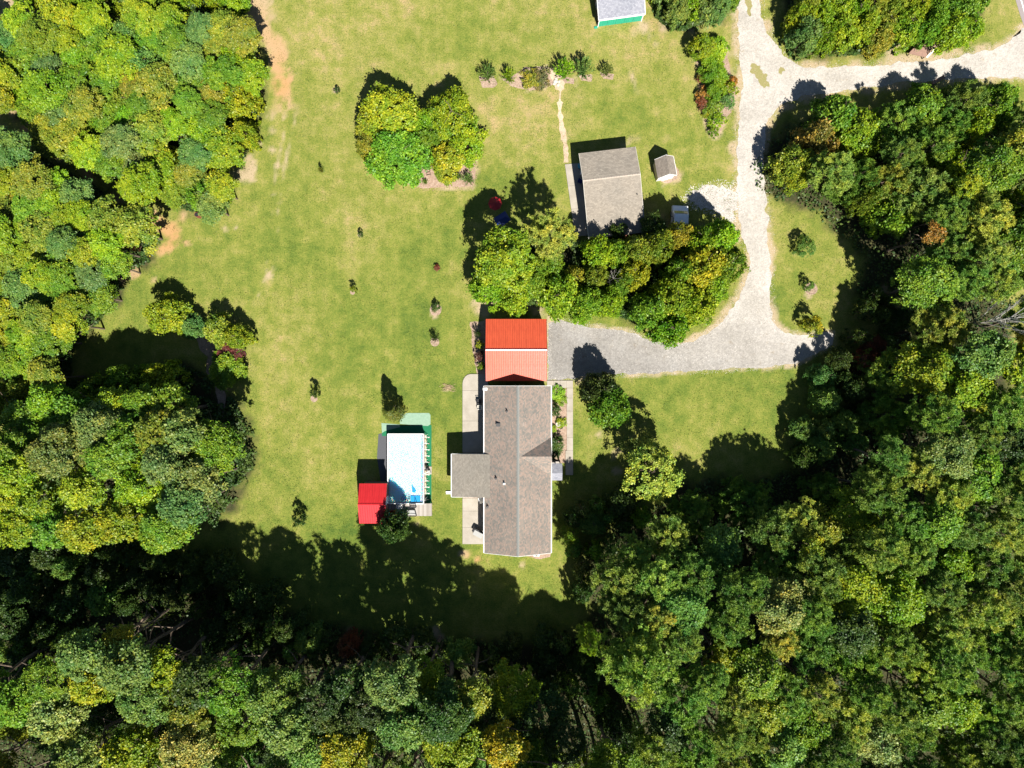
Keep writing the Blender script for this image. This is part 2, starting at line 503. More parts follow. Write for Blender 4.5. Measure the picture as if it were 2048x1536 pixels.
BED_ROW2 = [(1003,158),(1030,150),(1050,135),(1090,133),(1120,148),(1150,158),(1148,168),(1120,165),(1090,176),(1060,182),(1030,175)]
BED_ROW3 = [(1155,150),(1185,150),(1183,162),(1162,162)]
BED_ROW4 = [(1200,145),(1228,148),(1226,158),(1206,158)]
BED_FRONT = [(1101,778),(1134,778),(1134,926),(1101,926)]
BED_LEFT = [(380,640),(420,668),(440,690),(448,720),(440,755),(452,790),(446,850),(435,800),(430,770),(412,745),(415,715),(400,700)]
BED_GARAGE = [(940,645),(975,640),(975,755),(955,755),(945,700)]
BED_AC = [(1050,1095),(1100,1095),(1100,1114),(1075,1118),(1055,1112)]
PATH = [(1093,134),(1104,140),(1112,155),(1118,166),(1121,180),(1119,205),(1121,235),(1125,262),(1131,290),(1133,324),(1131,325)]

# canopy outlines of the woods (photo pixels at crown height)
W1 = [(-40,45),(60,32),(150,30),(220,45),(300,30),(350,45),(430,32),(475,50),(505,95),(520,140),(515,190),(506,240),(488,290),(478,325),(445,325),(462,395),(440,418),(380,420),(310,398),(240,350),(180,330),(130,290),(60,255),(20,225),(-60,180)]
W2 = [(-60,275),(40,292),(90,322),(150,348),(200,388),(230,420),(270,440),(298,470),(286,510),(240,540),(208,600),(180,630),(120,690),(110,760),(-60,760)]
W3 = [(-60,760),(110,760),(150,745),(250,735),(290,725),(340,745),(380,775),(410,810),(430,850),(462,890),(455,940),(438,990),(400,1050),(370,1085),(300,1075),(200,1090),(120,1085),(-60,1050)]
W4 = [(-80,1340),(100,1330),(150,1235),(260,1225),(380,1250),(440,1330),(560,1345),(640,1330),(760,1330),(900,1310),(1010,1345),(1130,1400),(1200,1430),(1260,1440),(1260,1690),(-60,1690)]
W6 = [(1570,250),(1620,208),(1700,190),(1760,205),(1850,180),(1940,170),(2110,165),(2110,1610),(1240,1610),(1240,1440),(1370,1330),(1300,1260),(1200,1240),(1185,1140),(1240,1060),(1330,1030),(1400,990),(1470,965),(1540,985),(1600,960),(1680,930),(1738,880),(1742,800),(1740,735),(1790,700),(1830,640),(1790,590),(1760,560),(1790,500),(1740,450),(1680,400),(1650,380),(1560,365),(1545,300)]
W7 = [(1590,-60),(1600,50),(1615,80),(1700,92),(1800,80),(1840,62),(1950,62),(1985,20),(2000,-60)]
W8 = [(1305,-60),(1320,10),(1345,30),(1380,38),(1420,22),(1468,12),(1474,-60)]
W9 = [(-60,-60),(20,-8),(200,0),(330,5),(400,5),(470,10),(490,-60)]
def tog(P, h):
    return [G(x, y, h) for x, y in P]
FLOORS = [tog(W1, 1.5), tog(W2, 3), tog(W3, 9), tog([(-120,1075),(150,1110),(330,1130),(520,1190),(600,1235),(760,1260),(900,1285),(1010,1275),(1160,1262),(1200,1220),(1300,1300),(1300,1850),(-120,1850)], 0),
          tog([(p[0], p[1]) for p in W6], 7), tog(W7, 3), tog(W8, 3), tog(W9, 3),
          tog([(945,560),(960,500),(1040,460),(1180,480),(1300,480),(1460,500),(1450,600),(1350,670),(1290,650),(1240,625),(1000,600)], 3)]

# ------------------------------------------------------------------ ground sheet with painted-in soil masks
def make_ground():
    far = np.array([-1800, -900, -450, -250, -160, -120])
    fx = np.concatenate([far, np.arange(-95, 95.01, 0.36), -far[::-1]])
    fy = np.concatenate([far, np.arange(-85, 80.01, 0.36), -far[::-1]])
    X, Y = np.meshgrid(fx, fy, indexing='ij')
    ny = len(fy); nx = len(fx)
    co = np.stack([X, Y, np.zeros_like(X)], -1).reshape(-1, 3)
    idx = np.arange(nx*ny).reshape(nx, ny)
    q = np.stack([idx[:-1, :-1], idx[1:, :-1], idx[1:, 1:], idx[:-1, 1:]], -1).reshape(-1, 4)
    me = bpy.data.meshes.new('lawn')
    me.vertices.add(len(co)); me.vertices.foreach_set('co', co.ravel())
    me.loops.add(q.size); me.loops.foreach_set('vertex_index', q.ravel().astype(np.int32))
    me.polygons.add(len(q)); me.polygons.foreach_set('loop_start', (np.arange(len(q))*4).astype(np.int32))
    me.update()
    x = co[:, 0]; y = co[:, 1]
    jit = (fbm(x, y, 3.0, 3)-0.5)*3.0 + (fbm(x, y, 0.9, 8)-0.5)*1.6
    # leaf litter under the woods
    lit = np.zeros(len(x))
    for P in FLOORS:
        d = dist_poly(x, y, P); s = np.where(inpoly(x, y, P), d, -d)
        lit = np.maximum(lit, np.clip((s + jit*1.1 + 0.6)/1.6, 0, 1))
    # dirt blobs: (px, py, radius px, strength)
    B = [(510,20,34,1.0),(525,50,30,1.0),(545,85,28,1.0),(560,120,26,1.0),(566,160,27,1.0),(566,195,26,1.0),(552,230,22,.9),(545,260,12,.7),(520,290,12,.6),(500,330,22,.8),(495,365,18,.8),(470,350,20,.7),
         (315,450,20,1.0),(340,470,26,1.1),(325,500,18,1.0),(375,485,12,.8),(300,430,15,1.0),(360,430,16,.6),(265,545,16,.8),(240,560,12,.6),(310,560,8,.4),
         (150,10,40,1.0),(230,15,40,1.0),(180,28,30,.9),(330,20,35,.9),(420,25,35,1.0),(480,10,30,1.0),(60,15,40,.9),(10,25,35,.8),
         (10,200,16,1.0),(25,225,14,1.0),(60,262,22,.8),(130,310,22,.7),(180,350,20,.7),(235,395,20,.7),(280,425,20,.8),
         (545,390,8,.5),(545,300,8,.5),(555,330,7,.5),(450,460,10,.5),(470,455,6,.6),(535,550,9,.6),(530,560,6,.5),(560,440,5,.4),
         (935,1110,10,1.0),(955,1122,12,.9),(975,1118,10,.7),(925,1107,8,.8),(1045,1130,10,.5),(895,775,9,.5),
         (1280,55,24,.6),(1300,80,20,.5),(1370,60,24,.5),(1440,40,16,.6),(1330,50,18,.5),(1410,20,10,.4),
         (1462,290,16,.5),(1466,330,14,.5),(1462,400,20,.7),(1440,400,18,.6),(1466,450,18,.8),(1480,470,14,.7),(1260,290,24,.35),(1330,290,30,.2),
         (1770,580,18,.9),(1790,600,22,.9),(1745,480,8,.7),(1740,500,7,.6),(1760,545,10,.5),
         (1230,910,14,.8),(1235,940,12,.8),(1240,900,10,.6),(1232,985,9,.4),(1155,765,10,.7),(1200,870,12,.4),
         (970,610,30,.6),(1080,620,25,.8),(1100,640,20,.9),(1060,608,14,.8),(960,600,14,.7),
         (1340,345,26,.5),(1330,360,18,.9),(1350,358,12,.9),(1785,95,22,.6),(1830,115,30,.8),(1870,110,24,.7),(1880,85,26,.8),(1910,80,20,.6),(1660,95,14,.5),
         (1290,310,14,.3),(830,1050,9,.7),(812,1044,12,.8),(880,1280,12,.7),(870,1262,10,.8),(700,1262,10,.4),(870,625,12,.9),(875,533,5,.6),(672,180,7,.6),(720,470,6,.7),(628,800,6,.5),(1622,585,13,.9),
         (215,1090,14,.9),(205,1150,16,.6),(560,1330,16,.4),(1300,520,20,.2)]
    dirt = np.zeros(len(x)); 
    for px, py, r, s in B:
        gx, gy = G(px, py)
        d = np.hypot(x-gx, y-gy)/(r/S)
        dirt += s*np.clip(1.25-d, 0, 1.0)
    dv = tog(DRIVE, 0)
    dd = dist_poly(x, y, dv)
    dirt += np.clip(1-dd/1.3, 0, 1)*0.75
    dd2 = dist_poly(x, y, tog(PAD, 0)); dirt += np.clip(1-dd2/0.8, 0, 1)*0.6
    dd3 = dist_poly(x, y, tog(PATH, 0), False); dirt += np.clip(1-dd3/0.9, 0, 1)*0.45
    for P in (BED_TREES, BED_HEDGE, BED_ROW2):
        d4 = dist_poly(x, y, tog(P, 0)); dirt += np.clip(1-d4/0.7, 0, 1)*0.5
    for T in ([(585,150),(575,230),(556,320),(545,400),(540,480),(530,560),(500,640),(470,760),(452,860)], [(600,160),(590,240),(570,330),(558,410),(552,490),(545,560)], [(1250,120),(1275,180),(1268,230),(1290,300)], [(545,0),(556,60),(575,130),(580,200),(560,260),(520,310)]):
        dt = dist_poly(x, y, tog(T, 0), False); dirt += np.clip(1-dt/0.6, 0, 1)*0.26
    n = fbm(x, y, 1.6, 21, 5)
    dirt = np.clip((dirt*1.15 + (n-0.5)*3.2*np.clip(dirt*2.5, 0, 1) - 0.28)*1.5, 0, 1)
    # red clay share
    clay = np.zeros(len(x))
    for px, py, r, s in [(560,170,60,1),(330,470,70,1.2),(500,40,60,.5),(560,90,50,.6),(60,250,60,.8),(200,370,90,.8),(960,1120,40,1),(280,560,60,.5),(1340,290,80,.3)]:
        gx, gy = G(px, py)
        clay += s*np.clip(1.2-np.hypot(x-gx, y-gy)/(r/S), 0, 1)
    clay = np.clip(clay, 0, 1)
    # dry, yellowish patches, plus brightness fall-off to the north painted into the lawn
    dry = fbm(x, y, 9, 31, 5)*0.75 + 0.22*np.clip((y+20)/60, 0, 1)
    for name, a in (('litter', lit), ('dirt', dirt), ('clay', clay), ('dry', dry)):
        at = me.attributes.new(name, 'FLOAT', 'POINT')
        at.data.foreach_set('value', a.astype(np.float32))
    m, nt, ns, ls, b = mat('lawn_ground')
    v = objvec(ns)
    def A(nm):
        n = ns.new('ShaderNodeAttribute'); n.attribute_name = nm
        return n.outputs['Fac']
    n1 = noise(ns, ls, v, 0.55, 8, 0.7)
    mm = math_n(ns, ls, 'ADD', math_n(ns, ls, 'MULTIPLY', n1.outputs[0], 0.62), math_n(ns, ls, 'MULTIPLY', A('dry'), 0.45))
    r1 = ramp(ns, [(0.33, (0.055, 0.092, 0.016)), (0.44, (0.100, 0.132, 0.022)), (0.53, (0.143, 0.160, 0.031)), (0.62, (0.195, 0.187, 0.052)), (0.73, (0.28, 0.212, 0.10))])
    ls.new(mm, r1.inputs[0])
    n2 = noise(ns, ls, v, 5.5, 6, 0.75)
    r2 = ramp(ns, [(0.36, (0.60, 0.72, 0.62)), (0.5, (1, 1, 1)), (0.64, (1.35, 1.2, 1.25))])
    ls.new(n2.outputs[0], r2.inputs[0])
    c = mixc(ns, ls, 1.0, r1.outputs[0], r2.outputs[0], 'MULTIPLY')
    mpp = ns.new('ShaderNodeMapping'); mpp.inputs['Scale'].default_value = (1.3, 0.05, 1); mpp.inputs['Rotation'].default_value = (0, 0, 0.06)
    ls.new(v, mpp.inputs[0]); nm_ = noise(ns, ls, mpp.outputs[0], 1.0, 3, 0.5)
    rm = ramp(ns, [(0.35, (0.94, 0.96, 0.95)), (0.65, (1.05, 1.04, 1.04))]); ls.new(nm_.outputs[0], rm.inputs[0])
    c = mixc(ns, ls, 1.0, c, rm.outputs[0], 'MULTIPLY')
    ng = noise(ns, ls, v, 13.0, 5, 0.8)
    rg = ramp(ns, [(0.38, (0.66, 0.76, 0.68)), (0.5, (1, 1, 1)), (0.62, (1.30, 1.2, 1.2))]); ls.new(ng.outputs[0], rg.inputs[0])
    c = mixc(ns, ls, 1.0, c, rg.outputs[0], 'MULTIPLY')
    # soft wheel / mower tracks and thin spots
    n3 = noise(ns, ls, v, 1.7, 5, 0.7)
    t3 = ramp(ns, [(0.63, (0, 0, 0)), (0.78, (1, 1, 1))]); ls.new(n3.outputs[0], t3.inputs[0])
    c = mixc(ns, ls, math_n(ns, ls, 'MULTIPLY', t3.outputs[0], 0.5), c, (0.25, 0.155, 0.075))
    n5 = noise(ns, ls, v, 16, 5, 0.8)
    dcol = mixc(ns, ls, A('clay'), (0.34, 0.26, 0.17), (0.38, 0.21, 0.10))
    r5 = ramp(ns, [(0.3, (0.75,)*3), (0.7, (1.15,)*3)]); ls.new(n5.outputs[0], r5.inputs[0])
    dcol = mixc(ns, ls, 1.0, dcol, r5.outputs[0], 'MULTIPLY')
    df = math_n(ns, ls, 'MULTIPLY', A('dirt'), math_n(ns, ls, 'ADD', math_n(ns, ls, 'MULTIPLY', n5.outputs[0], 1.5), 0.1), True)
    c = mixc(ns, ls, df, c, dcol)
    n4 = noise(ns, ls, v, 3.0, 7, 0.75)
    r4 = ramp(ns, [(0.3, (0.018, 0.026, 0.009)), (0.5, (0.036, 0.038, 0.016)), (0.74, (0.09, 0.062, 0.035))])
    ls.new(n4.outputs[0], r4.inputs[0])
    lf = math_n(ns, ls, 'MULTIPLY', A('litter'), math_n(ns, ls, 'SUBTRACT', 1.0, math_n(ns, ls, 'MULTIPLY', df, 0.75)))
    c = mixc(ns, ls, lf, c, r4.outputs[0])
    ls.new(c, b.inputs['Base Color'])
    b.inputs['Roughness'].default_value = 0.95
    b.inputs['Specular IOR Level'].default_value = 0.1
    bump(ns, ls, n5.outputs[0], b, 0.6, 0.08)
    me.materials.append(m)
    o = bpy.data.objects.new('lawn', me)
    link(o); tag(o, kind='structure')
make_ground()

def ragged(P, z, amp=0.22, step=0.35, seed=0, cell=0.7):
    pts = [G(a, b_) for a, b_ in P]
    out = []
    for i in range(len(pts)):
        a = np.array(pts[i]); b_ = np.array(pts[(i+1) % len(pts)])
        L = np.linalg.norm(b_-a); n = max(1, int(L/step))
        d = (b_-a)/max(L, 1e-6); nn = np.array([-d[1], d[0]])
        for k in range(n):
            p = a + (b_-a)*k/n
            j = (float(fbm(p[0], p[1], cell, seed+5, 3))-0.5)*2*amp
            out.append((p[0]+nn[0]*j, p[1]+nn[1]*j, z))
    return out
def sheet(name, P, z, m, amp=0.2, seed=0, step=0.3, cell=0.7, label=None, cat=None):
    pts = ragged(P, z, amp, step, seed, cell)
    bm = bmesh.new()
    vs = [bm.verts.new(p) for p in pts]
    f = bm.faces.new(vs)
    if f.normal.z < 0: f.normal_flip()
    f.normal_update()
    if f.normal.z < 0: bmesh.ops.reverse_faces(bm, faces=[f])
    bmesh.ops.triangulate(bm, faces=bm.faces[:])
    me = bpy.data.meshes.new(name); bm.to_mesh(me); bm.free()
    me.materials.append(m)
    o = bpy.data.objects.new(name, me); link(o)
    tag(o, label, cat, kind=None if cat else 'structure')
    return o
sheet('gravel_driveway', DRIVE, 0.012, M['gravel'], 0.45, 1, 0.25, 1.1)
sheet('gravel_parking_pad', PAD, 0.008, M['gravel_grey'], 0.3, 2, 0.25, 0.9)
sheet('gravel_patch', STONEPATCH, 0.006, M['gravel'], 1.0, 3, 0.2, 1.0)
M['verge'] = simple('verge_grass', (0.15, 0.16, 0.04), (0.24, 0.19, 0.10), 5, 0.95, 0.3)
for k, P in enumerate(([(1490,-40),(1497,-40),(1503,18),(1500,36),(1494,20)], [(1503,128),(1518,132),(1532,150),(1538,172),(1528,176),(1514,160),(1502,146)], [(1560,136),(1567,140),(1563,150),(1557,146)])):
    sheet('grass_patch', P, 0.017, M['verge'], 0.45, 50+k, 0.15, 0.5)
sheet('road', ROAD, 0.016, M['asphalt'], 0.02, 4, 2.0)
line = [(2039,-80),(2042,0),(2052,34),(2075,90),(2092,130)]
mb = MB()
for i in range(len(line)-1):
    (x0, y0), (x1, y1) = G(*line[i]), G(*line[i+1])
    mb.add([(x0-.07,y0,.021),(x0+.07,y0,.021),(x1+.07,y1,.021),(x1-.07,y1,.021)], [(3,2,1,0)])
tag(mb.build('edge_line', M['white']), kind='structure')
for k, P in enumerate((BED_TREES, BED_HEDGE, BED_ROW, BED_ROW2, BED_ROW3, BED_ROW4, BED_FRONT, BED_LEFT, BED_GARAGE, BED_AC)):
    sheet('mulch_bed', P, 0.006+0.0001*k, M['mulch'], 0.18 if k != 6 else 0.03, 10+k)
def ring_poly(px, py, r, n=14):
    return [(px+r*math.cos(2*math.pi*i/n), py+r*math.sin(2*math.pi*i/n)) for i in range(n)]
for k, (px, py, r) in enumerate([(872,619,12),(1622,577,13),(870,684,9),(628,797,7),(672,181,5),(720,470,5),(705,585,4),(875,535,4)]):
    sheet('mulch_ring', ring_poly(px, py, r), 0.007, M['mulch'], 0.12, 30+k)
# sandy foot path: a strip of uneven width
mb = MB()
pp = [G(*p) for p in PATH]
fine = []
for i in range(len(pp)-1):
    for k in range(8):
        t = k/8; fine.append((pp[i][0]*(1-t)+pp[i+1][0]*t, pp[i][1]*(1-t)+pp[i+1][1]*t))
prev = None
for i, (x, y) in enumerate(fine):
    w = 0.16 + 0.26*float(vnoise(x, y, 0.6, 3)) + (0.35 if 12 < i < 32 else 0.0)
    if 32 < i < 40: w *= 0.35
    cur = ((x-w, y, 0.009), (x+w*(.6+.8*float(vnoise(x, y, .4, 9))), y, 0.009))
    if prev: mb.add([prev[0], prev[1], cur[1], cur[0]], [(3,2,1,0)] if prev[0][1] < cur[0][1] else [(0,3,2,1)][:1])
    prev = cur
tag(mb.build('path', M['sand']), kind='structure')

# ------------------------------------------------------------------ leaf clouds
def quads_mesh(name, co, mats, tint=None):
    """co: (N,4,3)"""
    N = len(co)
    me = bpy.data.meshes.new(name)
    me.vertices.add(N*4); me.vertices.foreach_set('co', co.astype(np.float32).ravel())
    me.loops.add(N*4); me.loops.foreach_set('vertex_index', np.arange(N*4, dtype=np.int32))
    me.polygons.add(N); me.polygons.foreach_set('loop_start', (np.arange(N)*4).astype(np.int32))
    me.update()
    if tint is not None:
        at = me.attributes.new('tint', 'FLOAT', 'POINT')
        at.data.foreach_set('value', np.repeat(tint, 4).astype(np.float32))
    for m in mats: me.materials.append(m)
    return me

def norm(a):
    return a/np.maximum(np.linalg.norm(a, axis=-1, keepdims=True), 1e-9)

def leaf_quads(c, nrm, L, W, t=None):
    N = len(c)
    if t is None:
        t = np.cross(nrm, rng.normal(size=(N, 3)))
    t = norm(t); b = norm(np.cross(nrm, t))
    L = np.broadcast_to(L, (N,))[:, None]; W = np.broadcast_to(W, (N,))[:, None]
    # a leaf kinked along its length
    return np.stack([c - t*L/2, c + b*W/2 - t*L*0.08, c + t*L/2, c - b*W/2 - t*L*0.08], 1)

def broad_crown(name, R, hh, nl, leaf, clumps, lobes=9, flat=0.5, open_=0.0):
    """R radius, hh half height, nl leaves, clumps number: sprays of leaves carried on an uneven shell"""
    ph = rng.random(6)*6.283; am = rng.random(6)*np.array([.5, .9, .9, .7, .5, .4])
    sd = float(rng.random()*50)
    th = rng.random(clumps)*6.283
    out = 1 + 0.16*sum(am[q]*np.sin((q+2)*th+ph[q]) for q in range(6))
    u = np.sqrt(rng.random(clumps))
    rho = np.clip(u*out, 0, 1.22)
    x = rho*np.cos(th)*R; y = rho*np.sin(th)*R
    lump = vnoise(x+40, y+40, R*0.42, sd)*0.6 + vnoise(x+40, y+40, R*0.2, sd+3)*0.4
    z = hh*(0.80*(1-np.clip(rho/1.1, 0, 1.05)**2.2)*1.25 - 0.28 + (lump-0.5)*1.15)
    low = rng.random(clumps) < 0.26
    z[low] = hh*rng.uniform(-0.95, 0.15, low.sum())
    sc_ = np.where(low, np.maximum(rho, 0.55), rho)/np.maximum(rho, 1e-6)
    x = x*sc_; y = y*sc_
    P = np.stack([x, y, z], 1)
    Nn = norm(np.stack([np.cos(th)*rho*0.9, np.sin(th)*rho*0.9, np.where(low, 0.25, 0.9)], 1) + rng.normal(size=(clumps, 3))*0.30)
    C = clumps
    cr = R**0.5*0.165*(0.5+1.0*rng.random(C))
    ct = 0.55*rng.random(C) + 0.45*vnoise(x+9, y+9, R*0.35, sd+7)
    k = rng.integers(0, C, nl)
    off = rng.normal(size=(nl, 3))*0.66
    dot = np.sum(off*Nn[k], 1, keepdims=True)
    off = off - Nn[k]*dot*0.5
    pos = P[k] + off*cr[k][:, None]*np.array([1.2, 1.2, 0.85])
    n = norm(Nn[k]*0.6 + rng.normal(size=(nl, 3))*0.70 + np.array([0, 0, 0.55]))
    sz = leaf*(0.6+0.9*rng.random(nl))
    tint = np.clip(0.46 + (ct[k]-0.5)*0.75 + rng.normal(size=nl)*0.21, 0, 1)
    return quads_mesh(name, leaf_quads(pos, n, sz, sz*0.72), [FOL], tint)

def pine_crown(name, R, hh, tufts, per):
    P = []; T = []
    nb = 34
    for i in range(nb):
        z = -hh + 2*hh*(i+0.5)/nb
        f = math.sqrt(max(0.03, 1-((z+hh*0.35)/(1.38*hh))**2))
        L = R*f*random.uniform(0.62, 1.12)
        a = i*2.399 + random.uniform(-.35, .35)
        m = max(3, int(tufts/nb*(0.35+f)))
        for k in range(m):
            t = random.uniform(0.18, 1.0)**0.6
            s = random.uniform(-0.42, 0.42)*(0.35+0.65*t)
            P.append((math.cos(a+s)*L*t, math.sin(a+s)*L*t, z + t*L*random.uniform(.08, .28) + random.uniform(-.25, .25)))
            T.append(0.5 + 0.25*math.sin(i*3.1) + random.uniform(-.22, .22))
    P = np.array(P); T = np.array(T)
    C = len(P)
    n = C*per
    k = np.repeat(np.arange(C), per)
    d = norm(rng.normal(size=(n, 3)) + np.array([0, 0, 0.55]))
    L = 0.33*(0.7+0.6*rng.random(n))
    c = P[k] + d*(L*0.55)[:, None]
    nr = norm(np.cross(d, rng.normal(size=(n, 3))))
    tint = np.clip(T[k]*0.85 + rng.normal(size=n)*0.12 + 0.08, 0, 1)
    return quads_mesh(name, leaf_quads(c, nr, L, 0.085, d), [FOL], tint)

def spiky_crown(name, R, hh, stems, nl):
    a = rng.random(stems)*2*math.pi
    el = 0.5+0.9*rng.random(stems)
    d = np.stack([np.cos(a)*np.cos(el), np.sin(a)*np.cos(el), np.sin(el)], 1)
    k = rng.integers(0, stems, nl)
    t = rng.random(nl)**0.7
    base = np.array([0, 0, -hh])
    pos = base + d[k]*t[:, None]*np.array([R*1.15, R*1.15, 2*hh]) + rng.normal(size=(nl, 3))*0.055
    n = norm(rng.normal(size=(nl, 3)) + np.array([0, 0, .6]))
    L = 0.16*(0.6+0.9*rng.random(nl))
    tint = np.clip(0.42 + rng.normal(size=nl)*0.22, 0, 1)
    return quads_mesh(name, leaf_quads(pos, n, L, L*0.4, norm(d[k]+rng.normal(size=(nl, 3))*0.3)), [FOL], tint)

def cone_crown(name, R, hh, nl, leaf):
    u = rng.random(nl); a = rng.random(nl)*2*math.pi
    z = -hh + 2*hh*u
    rr = R*(1-u)**0.62*(0.75+0.30*rng.random(nl))*(0.9+0.16*np.sin(a*5+z*4))
    pos = np.stack([rr*np.cos(a), rr*np.sin(a), z], 1)
    n = norm(np.stack([np.cos(a), np.sin(a), np.full(nl, .7)], 1) + rng.normal(size=(nl, 3))*0.5)
    sz = leaf*(0.6+0.8*rng.random(nl))
    tint = np.clip(0.42 + rng.normal(size=nl)*0.24, 0, 1)
    return quads_mesh(name, leaf_quads(pos, n, sz, sz*0.6), [FOL], tint)

def branch_mesh(name, h, r0, nl, spread, mt, top=0.95, start=0.35, twigs=0):
    mb = MB()
    pts = [Vector((0, 0, -0.15))]
    for i in range(1, 6):
        pts.append(Vector((random.uniform(-.1, .1)*h*.12*i, random.uniform(-.1, .1)*h*.12*i, h*top*i/5)))
    for i in range(5):
        mb.tube(pts[i], pts[i+1], r0*(1-i*0.17), r0*(1-(i+1)*0.17), 7, i in (0, 4))
    for k in range(nl):
        t = start + (top-start)*k/nl
        z = h*t
        i = min(4, int(z/(h*top)*5)); u = z/(h*top)*5-i
        p = pts[i].lerp(pts[i+1], u)
        a = k*2.4+random.uniform(-.4, .4)
        L = spread*random.uniform(.6, 1.0)*(1.1-t*0.6)
        q = p + Vector((math.cos(a)*L*.55, math.sin(a)*L*.55, L*.35))
        e = q + Vector((math.cos(a+.3)*L*.45, math.sin(a+.3)*L*.45, L*.25))
        mb.tube(p, q, r0*.42*(1-t*.5), r0*.25*(1-t*.5), 5, False)
        mb.tube(q, e, r0*.25*(1-t*.5), r0*.06, 5, False)
        for w in range(twigs):
            s = random.uniform(.2, 1)
            b0 = q.lerp(e, s)
            aa = a + random.uniform(-1.1, 1.1)
            l2 = L*random.uniform(.25, .5)
            b1 = b0 + Vector((math.cos(aa)*l2, math.sin(aa)*l2, l2*random.uniform(.1, .7)))
            mb.tube(b0, b1, r0*.10, r0*.03, 4, False)
            for w2 in range(2):
                bb = b0.lerp(b1, random.uniform(.4, .9)); a3 = aa+random.uniform(-1, 1)
                mb.tube(bb, bb+Vector((math.cos(a3), math.sin(a3), .4))*l2*.5, r0*.06, r0*.02, 3, False)
    me = bpy.data.meshes.new(name)
    me.from_pydata(mb.v, [], mb.f); me.update(); me.materials.append(mt)
    return me

LARGE = [broad_crown('crown', 4.0, 3.2, 21000, 0.27, 330, 16) for _ in range(7)]        # radius 4
MED = [broad_crown('crown', 2.2, 1.9, 11000, 0.20, 150, 12) for _ in range(6)]
SMALL = [broad_crown('crown', 1.0, 0.8, 2200, 0.13, 34, 6) for _ in range(5)]
LOOSE = [broad_crown('crown', 4.0, 3.4, 9500, 0.25, 150, 10) for _ in range(2)]
PINES = [pine_crown('crown', 3.6, 3.2, 640, 34) for _ in range(5)]
SPIKY = [spiky_crown('crown', 1.0, 0.9, 46, 1500) for _ in range(2)]
CONES = [cone_crown('crown', 1.4, 2.6, 5000, 0.18) for _ in range(1)]
TRUNK = [branch_mesh('trunk', 10, 0.20, 9, 3.0, BARK) for _ in range(4)]
PTRUNK = [branch_mesh('trunk', 10, 0.17, 10, 2.0, BARK, 0.97, 0.55) for _ in range(3)]
STEMS = [branch_mesh('trunk', 2, 0.05, 7, 0.7, BARK, 0.8, 0.1) for _ in range(2)]
BARES = [branch_mesh('branches', 5, 0.13, 13, 3.2, BARE, 0.8, 0.3, 5) for _ in range(2)]

PAL = {'Y': (0.190, 0.245, 0.012), 'G': (0.118, 0.200, 0.014), 'B': (0.155, 0.245, 0.010), 'D': (0.045, 0.080, 0.015), 'T': (0.100, 0.175, 0.040),
       'O': (0.175, 0.198, 0.020), 'L': (0.215, 0.250, 0.060), 'N': (0.30, 0.14, 0.025), 'R': (0.17, 0.05, 0.025), 'A': (0.265, 0.262, 0.014),
       'P': (0.155, 0.245, 0.040), 'Q': (0.250, 0.310, 0.055), 'K': (0.115, 0.20, 0.036), 'M': (0.10, 0.03, 0.03), 'S': (0.125, 0.175, 0.040)}
CNAME = {'Y': 'yellow-green', 'G': 'mid-green', 'B': 'bright green', 'D': 'dark green', 'T': 'bluish green', 'O': 'olive', 'L': 'pale grey-green',
         'N': 'orange', 'R': 'reddish brown', 'A': 'golden yellow', 'P': 'green', 'Q': 'pale green', 'K': 'deep green', 'M': 'dark maroon', 'S': 'dull green'}

